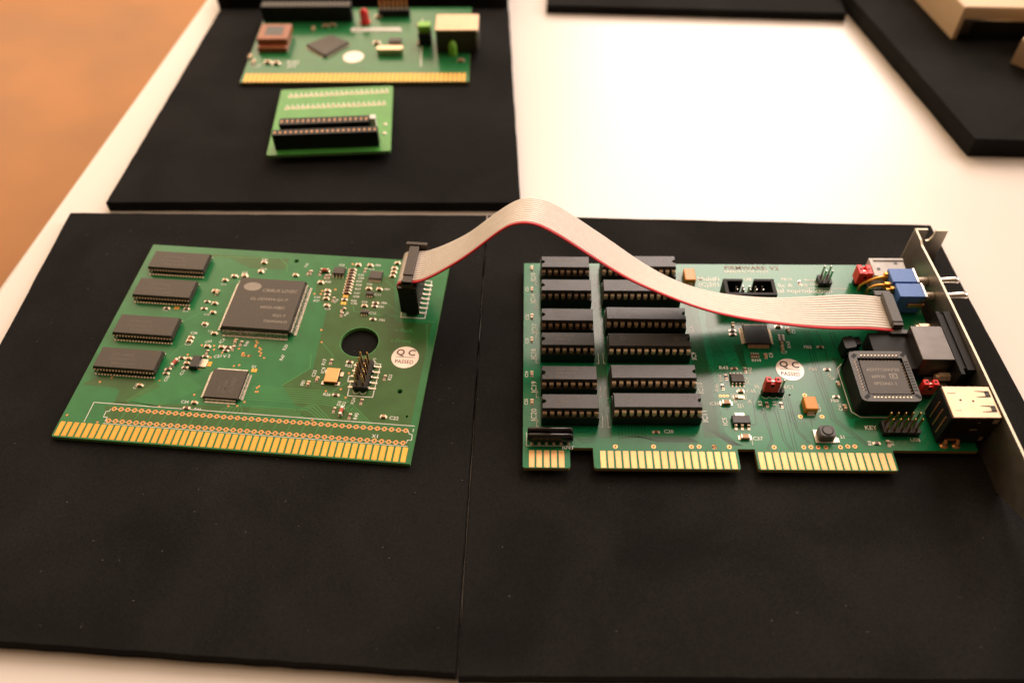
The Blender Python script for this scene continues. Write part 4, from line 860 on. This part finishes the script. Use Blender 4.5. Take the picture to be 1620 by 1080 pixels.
p = (76.04,30.28); sk.line([(p[0] - 2.7, p[1] - 1.1), (p[0] + 2.7, p[1] - 1.1), (p[0] + 2.7, p[1] + 1.1), (p[0] - 2.7, p[1] + 1.1), (p[0] - 2.7, p[1] - 1.1)], 0.2, Z)
sk.build('silkscreen', 'silk', card2, kind='stuff')
sk = MB(); sk.text('FIRMWARE: V2', *(80.47,95.11), 3.0, Z, 0, 0, 'LEFT', 1.15, 0.006); sk.build('stamped_lettering', 'redink', card2, kind='stuff')

# ------------------------------------------------------------------ ribbon cable between the two cards
near = [(113.9, 68.6, 10.8), (112.9, 68.6, 11.5), (112.4, 68.5, 13.2), (112.8, 68.4, 15.6), (114.4, 68.3, 16.9), (117.5, 68.2, 17.3), (120.3, 68.1, 17.9), (122.7, 68.0, 19.0), (127.5, 67.9, 22.4), (132.6, 67.8, 26.7), (138.4, 67.8, 31.8), (144.7, 67.7, 38.2), (150.9, 67.6, 45.1), (156.1, 67.6, 49.9), (160.2, 67.5, 51.5), (164.7, 67.4, 51.7), (169.3, 67.4, 49.6), (175.2, 67.3, 45.8), (182.4, 67.2, 40.4), (192.2, 65.6, 34.4), (200.8, 63.6, 30.5), (210.5, 61.6, 27.5), (219.7, 60.2, 24.7), (230.2, 59.7, 21.3), (241.4, 60.1, 18.3), (253.8, 60.9, 15.9), (266.4, 62.1, 13.6), (279.0, 63.7, 11.8), (288.9, 65.0, 11.4), (298.1, 65.8, 10.4), (302.5, 66.2, 9.6)]
far = [(114.1, 86.4, 10.2), (112.7, 86.4, 11.2), (112.1, 86.4, 13.2), (112.8, 86.3, 15.6), (114.8, 86.2, 16.8), (118.0, 86.1, 17.2), (120.9, 86.0, 17.6), (123.3, 85.8, 18.5), (128.6, 85.6, 21.6), (133.9, 85.5, 25.2), (140.1, 85.4, 30.1), (146.5, 85.4, 36.8), (153.1, 85.2, 43.4), (157.6, 85.0, 47.0), (161.1, 84.9, 48.4), (164.9, 84.9, 48.5), (169.1, 85.1, 47.2), (174.7, 85.0, 44.0), (182.3, 84.8, 38.2), (192.9, 83.0, 31.6), (201.8, 80.6, 26.4), (211.0, 78.4, 21.8), (219.2, 76.9, 18.6), (228.7, 76.4, 15.5), (239.5, 76.9, 13.1), (251.8, 77.9, 11.6), (263.8, 79.4, 11.0), (276.9, 81.4, 11.2), (286.9, 82.7, 11.5), (296.7, 83.5, 10.4), (301.1, 83.9, 9.6)]
def spline(pts, per):
    P = [Vector(p) for p in pts]; out = []
    for k in range(len(P) - 1):
        a, b, c, d = P[max(k - 1, 0)], P[k], P[k + 1], P[min(k + 2, len(P) - 1)]
        for j in range(per):
            t = j / per; out.append(0.5 * ((2 * b) + (c - a) * t + (2 * a - 5 * b + 4 * c - d) * t * t + (3 * b - a - 3 * c + d) * t ** 3))
    out.append(P[-1]); return out
def smooth(P, it=3):
    for _ in range(it): P = [P[0]] + [(P[i - 1] + P[i] * 2 + P[i + 1]) / 4 for i in range(1, len(P) - 1)] + [P[-1]]
    return P
NR, FR = smooth(spline(near, 4)), smooth(spline(far, 4))
rib = thing('ribbon_cable', 'grey flat ribbon cable with a red edge wire arching between two green cards', 'cable', (122.0, 68.0, 0.0), 0)
ro = Vector((122.0, 68.0, 0.0)); NW = 14
def wires(i0, i1, mt_, name, kind=None):
    m = MB(); K = 5
    secs = []
    for k in range(len(NR)):
        a, b = NR[k], FR[k]; t = (NR[min(k + 1, len(NR) - 1)] - NR[max(k - 1, 0)]).normalized(); c = (b - a) / NW; n = (b - a).cross(t).normalized(); n = -n if n.z * (1 if t.x >= 0 else -1) < 0 else n
        if n.dot(Vector((-t.z, 0, t.x))) < 0: n = -n
        top, bot = [], []
        for w in range(i0, i1):
            o_ = a + c * (w + 0.5)
            for q in range(K):
                an = math.pi * (q + (0.12 if q == 0 else -0.12 if q == K - 1 else 0)) / (K - 1)
                u = -math.cos(an) * 0.5; v = math.sin(an) * 0.40
                top.append(o_ + c * u - ro + n * v); bot.append(o_ + c * u - ro - n * v)
        secs.append([tuple(p) for p in top + bot[::-1]])
    m.loft(secs, 0, True)
    return m.build(name, mt_, rib, kind=kind)
wires(1, NW, 'ribbon', 'grey_conductors', 'stuff')
wires(0, 1, 'redwire', 'red_conductor')
# left plug: black body, cover bar clamping the folded cable
m = MB(); m.box(114.2 - 122, 119.8 - 122, 69.2 - 68.6, 87.4 - 68, 2.6, 10.6, 0, ch=0.2); m.box(114.0 - 122, 120.3 - 122, 68.2 - 68, 88.0 - 68, 11.2, 16.1, 0, ch=0.25)
m.box(113.0 - 122, 120.3 - 122, 66.7 - 68, 68.3 - 68, 2.2, 15.9, 0, ch=0.12, mtop=1)
pl = m.build('cable_plug', ['matblack', 'brownplastic'], rib)
m = MB(); m.box(114.9 - 122, 118.7 - 122, 70.6 - 68, 86.6 - 68, 18.2, 19.6, 0, ch=0.25); m.box(114.7 - 122, 118.9 - 122, 66.9 - 68, 68.2 - 68, 13.5, 19.4, 0, ch=0.15); m.box(115.1 - 122, 118.6 - 122, 66.9 - 68, 71.2 - 68, 17.9, 19.2, 0, ch=0.2)
m.box(113.3 - 122, 121.6 - 122, 87.0 - 68, 88.6 - 68, 15.6, 19.9, 0, ch=0.2); m.build('clamp_bar', 'brownplastic', pl)
# right plug
def r2w(x, y): c, s = math.cos(RROT), math.sin(RROT); return (RX + c * x - s * y, RY + s * x + c * y)
pl = MB(); pl.box(-3.0, 3.0, -9.3, 11.4, 0.4, 6.9, 0, ch=0.2); pl.box(-2.9, 2.9, -9.5, 9.6, 6.9, 8.2, 0, ch=0.15)
w = r2w(137.2, 63.4); pr = pl.build('cable_plug', 'matblack', rib, (w[0] - 122, w[1] - 68, 2.0), RROT)
m = MB(); m.box(-1.9, 2.0, -6.0, 8.4, 8.4, 11.1, 0, ch=0.3); m.box(-1.8, 1.9, -7.6, -6.0, 8.0, 10.8, 1, ch=0.15); m.box(-2.3, 4.0, -9.6, -7.6, 7.4, 8.4, 0, ch=0.15); m.box(-1.5, 1.7, 8.4, 9.6, 7.0, 10.6, 0, ch=0.15); m.box(-3.4, 2.8, 9.8, 12.2, 7.6, 8.6, 0, ch=0.15)
m.build('clamp_bar', ['greyplastic', 'brownplastic'], pr)
m = MB(); m.box(-3.0, 3.0, -8.9, 10.8, -0.0, 0.38); m.build('plug_foot', 'black', pr) if False else None

# ------------------------------------------------------------------ small light green adapter
ad = thing('adapter_board', 'small light green adapter board with two black socket strips on black foam', 'circuit board', (32.2, 158.7, FOAM), math.radians(8.3), off=4.8)
me = outline_mesh('circuit_board', rounded([(0, 0), (58.4, 0), (57.4, 54.0), (0.3, 54.0)], 1.0, 3), [], -1.6, 0.0, ['lime', 'edge_green'], 1)
link('circuit_board', me, ad)
m = MB()
for i in range(20):
    for y in (20.0, 10.0): m.pin(4.2 + i * 2.5, y, -3.2, -1.55)
m.build('pin_stubs', 'tin', ad, kind='stuff')
def socket_strip(x0, x1, y0, y1, z1, n):
    m = MB(); m.box(x0, x1, y0, y1, 0.05, z1, 0, ch=0.12)
    b = m.build('socket_strip', 'matblack', ad)
    h = MB()
    for i in range(n):
        x = x0 + (i + 0.5) * (x1 - x0) / n
        h.box(x - 0.75, x + 0.75, y0 + 0.7, y1 - 0.7, z1 - 0.2, z1 + 0.01, 0); h.box(x - 0.3, x + 0.3, (y0 + y1) / 2 - 0.4, (y0 + y1) / 2 + 0.4, z1 - 0.2, z1 + 0.03, 1)
    h.build('openings', ['brownplastic', 'copper'], b, kind='stuff')
socket_strip(3.8, 53.0, 3.6, 7.9, 8.4, 20); socket_strip(6.0, 48.5, 11.8, 17.0, 8.4, 17)
m = MB()
for row, (a, b) in enumerate((((5.61,47.66), (54.29,48.99)), ((5.12,37.50), (53.30,38.32)))):
    for i in range(20):
        x = a[0] + (b[0] - a[0]) * i / 19; y = a[1] + (b[1] - a[1]) * i / 19
        m.annulus((x, y), 0.42, 1.05, 0.03, 12); m.cyl((x, y + 0.2), 0.62, 0.0, 0.75, 8, 0, 0.25); m.disc((x + .1, y + 1.75), 0.55, 0.03, 8, 1); m.text('%d' % ((i * 2 + row) % 10), x - 0.6, y + 1.0, 2.6, 0.035, 0, 1)
m.build('soldered_pads', ['solder', 'silk'], ad, kind='stuff')
m = MB()
for p in ((54.97,20.96), (54.92,13.84)): m.cyl(p, 1.0, 0, 0.5, 12, 0, 0.6)
m.build('solder_pads', ['solder'], ad, kind='stuff')
m = MB(); m.box(48.7, 51.5, 14.0, 17.4, 0, 8.5, 0, ch=0.3); m.build('marked_pin', 'white', ad)

# ------------------------------------------------------------------ blurred card at the back
bk = thing('expansion_card', 'blurred green card at the back with a red lamp, brown coil and silver socket', 'circuit board', (-0.9, 221.6, FOAM), math.radians(5.1), off=1.8)
me = outline_mesh('circuit_board', [(0, 0), (120.4, 0), (119.2, 76.5), (0, 76.5)], [], -1.6, 0.0, ['mask', 'edge'], 1)
link('circuit_board', me, bk)
m = MB()
for i in range(50): m.box(1.6 + i * 2.35, 3.2 + i * 2.35, 0.3, 8.0, 0, 0.05)
m.build('gold_fingers', 'gold', bk, kind='stuff')
m = MB(); m.box(0.6, 51.5, 61.0, 67.5, 0.1, 9.0, 0, ch=0.2); b = m.build('long_header', 'matblack', bk)
h = MB()
for i in range(20): h.box(2.0 + i * 2.48, 3.2 + i * 2.48, 62.2, 66.3, 8.9, 9.02)
h.build('openings', 'brownplastic', b, kind='stuff')
m = MB(); m.box(4.0, 20.0, 28.5, 44.0, 0.2, 3.0, 0, ch=0.4); m.box(3.6, 20.4, 31.8, 48.0, 3.0, 6.2, 0, ch=0.5); m.box(7.2, 17.0, 36.0, 45.0, 6.15, 6.26, 1)
m.build('coil_block', ['brick', 'greyplastic'], bk)
m = MB()
a = [(29.82,34.23), (41.58,23.50), (52.71,36.78), (41.94,44.19)]
m.prism(a, 0.3, 1.6); b = m.build('logic_chip', 'epoxy', bk)
c = Vector((sum(p[0] for p in a) / 4, sum(p[1] for p in a) / 4)); p2 = MB()
for k in range(4):
    u, v = Vector(a[k]), Vector(a[(k + 1) % 4]); d = (v - u); nn = Vector((d.y, -d.x)).normalized()
    for i in range(14):
        q = u + d * (0.06 + 0.88 * i / 13); p2.lead((q.x, q.y), (nn.x, nn.y), gull(0.9, 1.5), 0.4, 0.15)
p2.build('leads', 'solder', b, kind='stuff')
m = MB(); m.text('PRISMA', *(52.55,47.67), 9.5, 0.04, 2, 0, 'LEFT', 0.8) if False else None
for i in range(12):
    x = (52.69,51.98)[0] + i * ((79.30,52.17)[0] - (52.69,51.98)[0]) / 11; y = (52.69,51.98)[1] - 0.1 * i; m.cyl((x, y), 1.5, 0, 0.5, 10, 0, 1.0)
m.line([(51.99,51.99), (79.80,52.16)], 4.2, 0.03)
m.build('solder_strip', 'silk', bk, kind='stuff')
m = MB(); m.cyl((56.72,23.97), 5.6, 0.0, 0.1, 28, smooth=False); m.build('quality_sticker', 'sticker', bk, label='round pale sticker')
m = MB(); p = (76.47,27.70); m.prism(rounded([(p[0] - 7.2, p[1] - 2.0), (p[0] + 7.2, p[1] - 2.0), (p[0] + 7.2, p[1] + 2.0), (p[0] - 7.2, p[1] + 2.0)], 1.9, 4), 0.2, 3.4); m.build('crystal', 'shell', bk)
small_ic('small_chip', (78.23,38.37), 7.0, 4.6, 1.8, 4, bk, 1.3, 0.6)
m = MB(); m.tube([(*(59.01,59.96), 0), (*(59.01,59.96), 2.0), (*(59.01,59.96), 6.0)], 2.5, 14); q = (59.01,59.96)
m.tube([(q[0], q[1], 6.0), (q[0], q[1], 7.6), (q[0], q[1], 8.4)], [2.5, 1.9, 0.5], 14); m.tube([(q[0], q[1], 0), (q[0], q[1], 1.0)], 3.0, 14); m.build('indicator_lamp', 'red', bk, label='red indicator lamp')
m = MB(); m.box(66, 84, 66.0, 69.5, 0.1, 4.0, 0, ch=0.1); b = m.build('pin_header', 'matblack', bk)
h = MB()
for i in range(7): h.pin(67.3 + i * 2.5, 67.0, 3.8, 9.0); h.pin(67.3 + i * 2.5, 69.0, 3.8, 9.0)
h.build('pins', 'copper', b, kind='stuff')
m = MB(); m.box(102.0, 124.5, 28.0, 44.0, 0.1, 12.6, 0); b = m.build('network_socket', 'brownplastic', bk)
m = MB(); m.box(101.8, 124.8, 27.7, 44.2, 12.6, 13.4, 0, ch=0.2); m.box(123.4, 124.9, 27.6, 44.3, 1.0, 12.7, 1); m.build('metal_shell', ['jackshell', 'chrome'], b)
m = MB(); m.box(91.5, 98.5, 35.0, 42.5, 0.1, 6.5, 0, ch=0.2); m.box(91.6, 98.4, 37.0, 42.4, 6.5, 10.4, 1, ch=0.4); m.build('terminal_block', ['matblack', 'green_light'], bk)
m = MB(); q = (110.85,26.42); m.tube([(q[0], q[1], 0), (q[0], q[1], 5.0), (q[0], q[1], 7.0), (q[0], q[1], 8.0)], [2.3, 2.3, 1.6, 0.4], 12); m.build('indicator_lamp', 'green_light', bk, label='green indicator lamp')
place_smd([((30.53,52.53), 90, 'B'), ((40.95,56.25), 0, 'B'), ((37.08,55.33), 0, 'B'), ((115.46,19.42), 0, 'B'), ((65.92,65.75), 0, 'B'), ((89.94,55.89), 90, 'B'), ((90.94,49.26), 90, 'B'), ((91.35,37.27), 90, 'B'), ((67.98,37.43), 0, 'B'), ((11.23,18.37), 0, 'B'), ((16.14,17.48), 0, 'B'), ((3.62,18.42), 90, 'B'), ((0.64,23.64), 90, 'B'), ((0.98,66.25), 90, 'B')], bk)
m = MB()
m.text('R42', *(21.36,17.45), 4.2, 0.04); m.text('JP3', *(22.44,14.03), 3.6, 0.04); m.text('C7', *(3.55,14.15), 3.6, 0.04); m.line([(94.02,14.42), (91.38,63.60)], 0.6, 0.04)
m.build('silkscreen', 'silk', bk, kind='stuff')

# ------------------------------------------------------------------ beige cases on the far right foam sheet
def case(name, label, pts, z0, z1, front):
    b = thing(name, label, 'case', (pts[0][0], pts[0][1], z0), 0, 'beige plastic cases on the right foam sheet')
    o0 = pts[0]; L = [(x - o0[0], y - o0[1]) for x, y in pts]
    return b, L
b, L = case('plastic_case', 'larger beige case with a silver strip and dark connector along its front', [(377.3, 290.0), (500, 295), (480, 440), (341.6, 436)], 3.2, 0, 0)
h = 18.5
m = MB()
def ins(i): return [(L[0][0] + i, L[0][1] + i), (L[1][0] - i, L[1][1] + i), (L[2][0] - i, L[2][1] - i), (L[3][0] + i, L[3][1] - i)]
m.loft([[(x, y, z) for x, y in ins(i)] for i, z in ((0.0, 11.8), (0.0, h - 1.0), (0.3, h - 0.3), (1.0, h))]); m.build('lid', 'beige', b)
m = MB(); m.loft([[(x, y, z) for x, y in [(0.0, 0.0), (2.4, 0.1), (2.4, 4.0), (120, 8.7), (L[2][0], L[2][1]), (L[3][0], L[3][1])]] for z in (0, 11.8)]); m.build('side_wall', 'beige', b)
m = MB(); m.add([(2.6, 1.0, 10.2), (118, 5.7, 10.2), (118, 5.7, 11.6), (2.6, 1.0, 11.6), (2.6, 4, 10.2), (118, 8.5, 10.2), (118, 8.5, 11.6), (2.6, 4, 11.6)], [[0, 1, 2, 3], [4, 7, 6, 5], [0, 4, 5, 1], [3, 2, 6, 7]]); m.build('silver_strip', 'chrome', b)
m = MB(); m.add([(3, 2.0, 0.1), (118, 6.7, 0.1), (118, 6.7, 9.6), (3, 2.0, 9.6), (3, 4.2, 0.1), (118, 8.6, 0.1), (118, 8.6, 9.6), (3, 4.2, 9.6)], [[0, 1, 2, 3], [4, 7, 6, 5], [0, 3, 7, 4], [3, 2, 6, 7]]); m.build('connector_shroud', 'matblack', b)
m = MB(); m.box(2.8, 7.6, -0.6, 2.2, 3.4, 9.6, 0, ch=0.6); m.tube([(5.2, -0.9, 6.4), (5.2, 0.2, 6.4)], 1.5, 10); m.build('screw_block', 'brownplastic', b)
b, L = case('plastic_case', 'smaller beige case corner at the right edge, before the case with the silver strip', [(402.3, 268.3), (470, 225), (520, 300), (440, 320)], 3.2, 0, 0)
m = MB(); L = [(0, 0), (52, -46), (110, 10), (14, 18)]
m.loft([[(x, y, z) for x, y in [(p[0] + i * 0.6, p[1] + i * 0.1) for p in L]] for i, z in ((0, 0), (0, 12.5), (0.4, 13.3), (1.2, 13.6))]); m.build('lid', 'beige', b)

# nothing above this line is left half placed
bpy.context.view_layer.update()
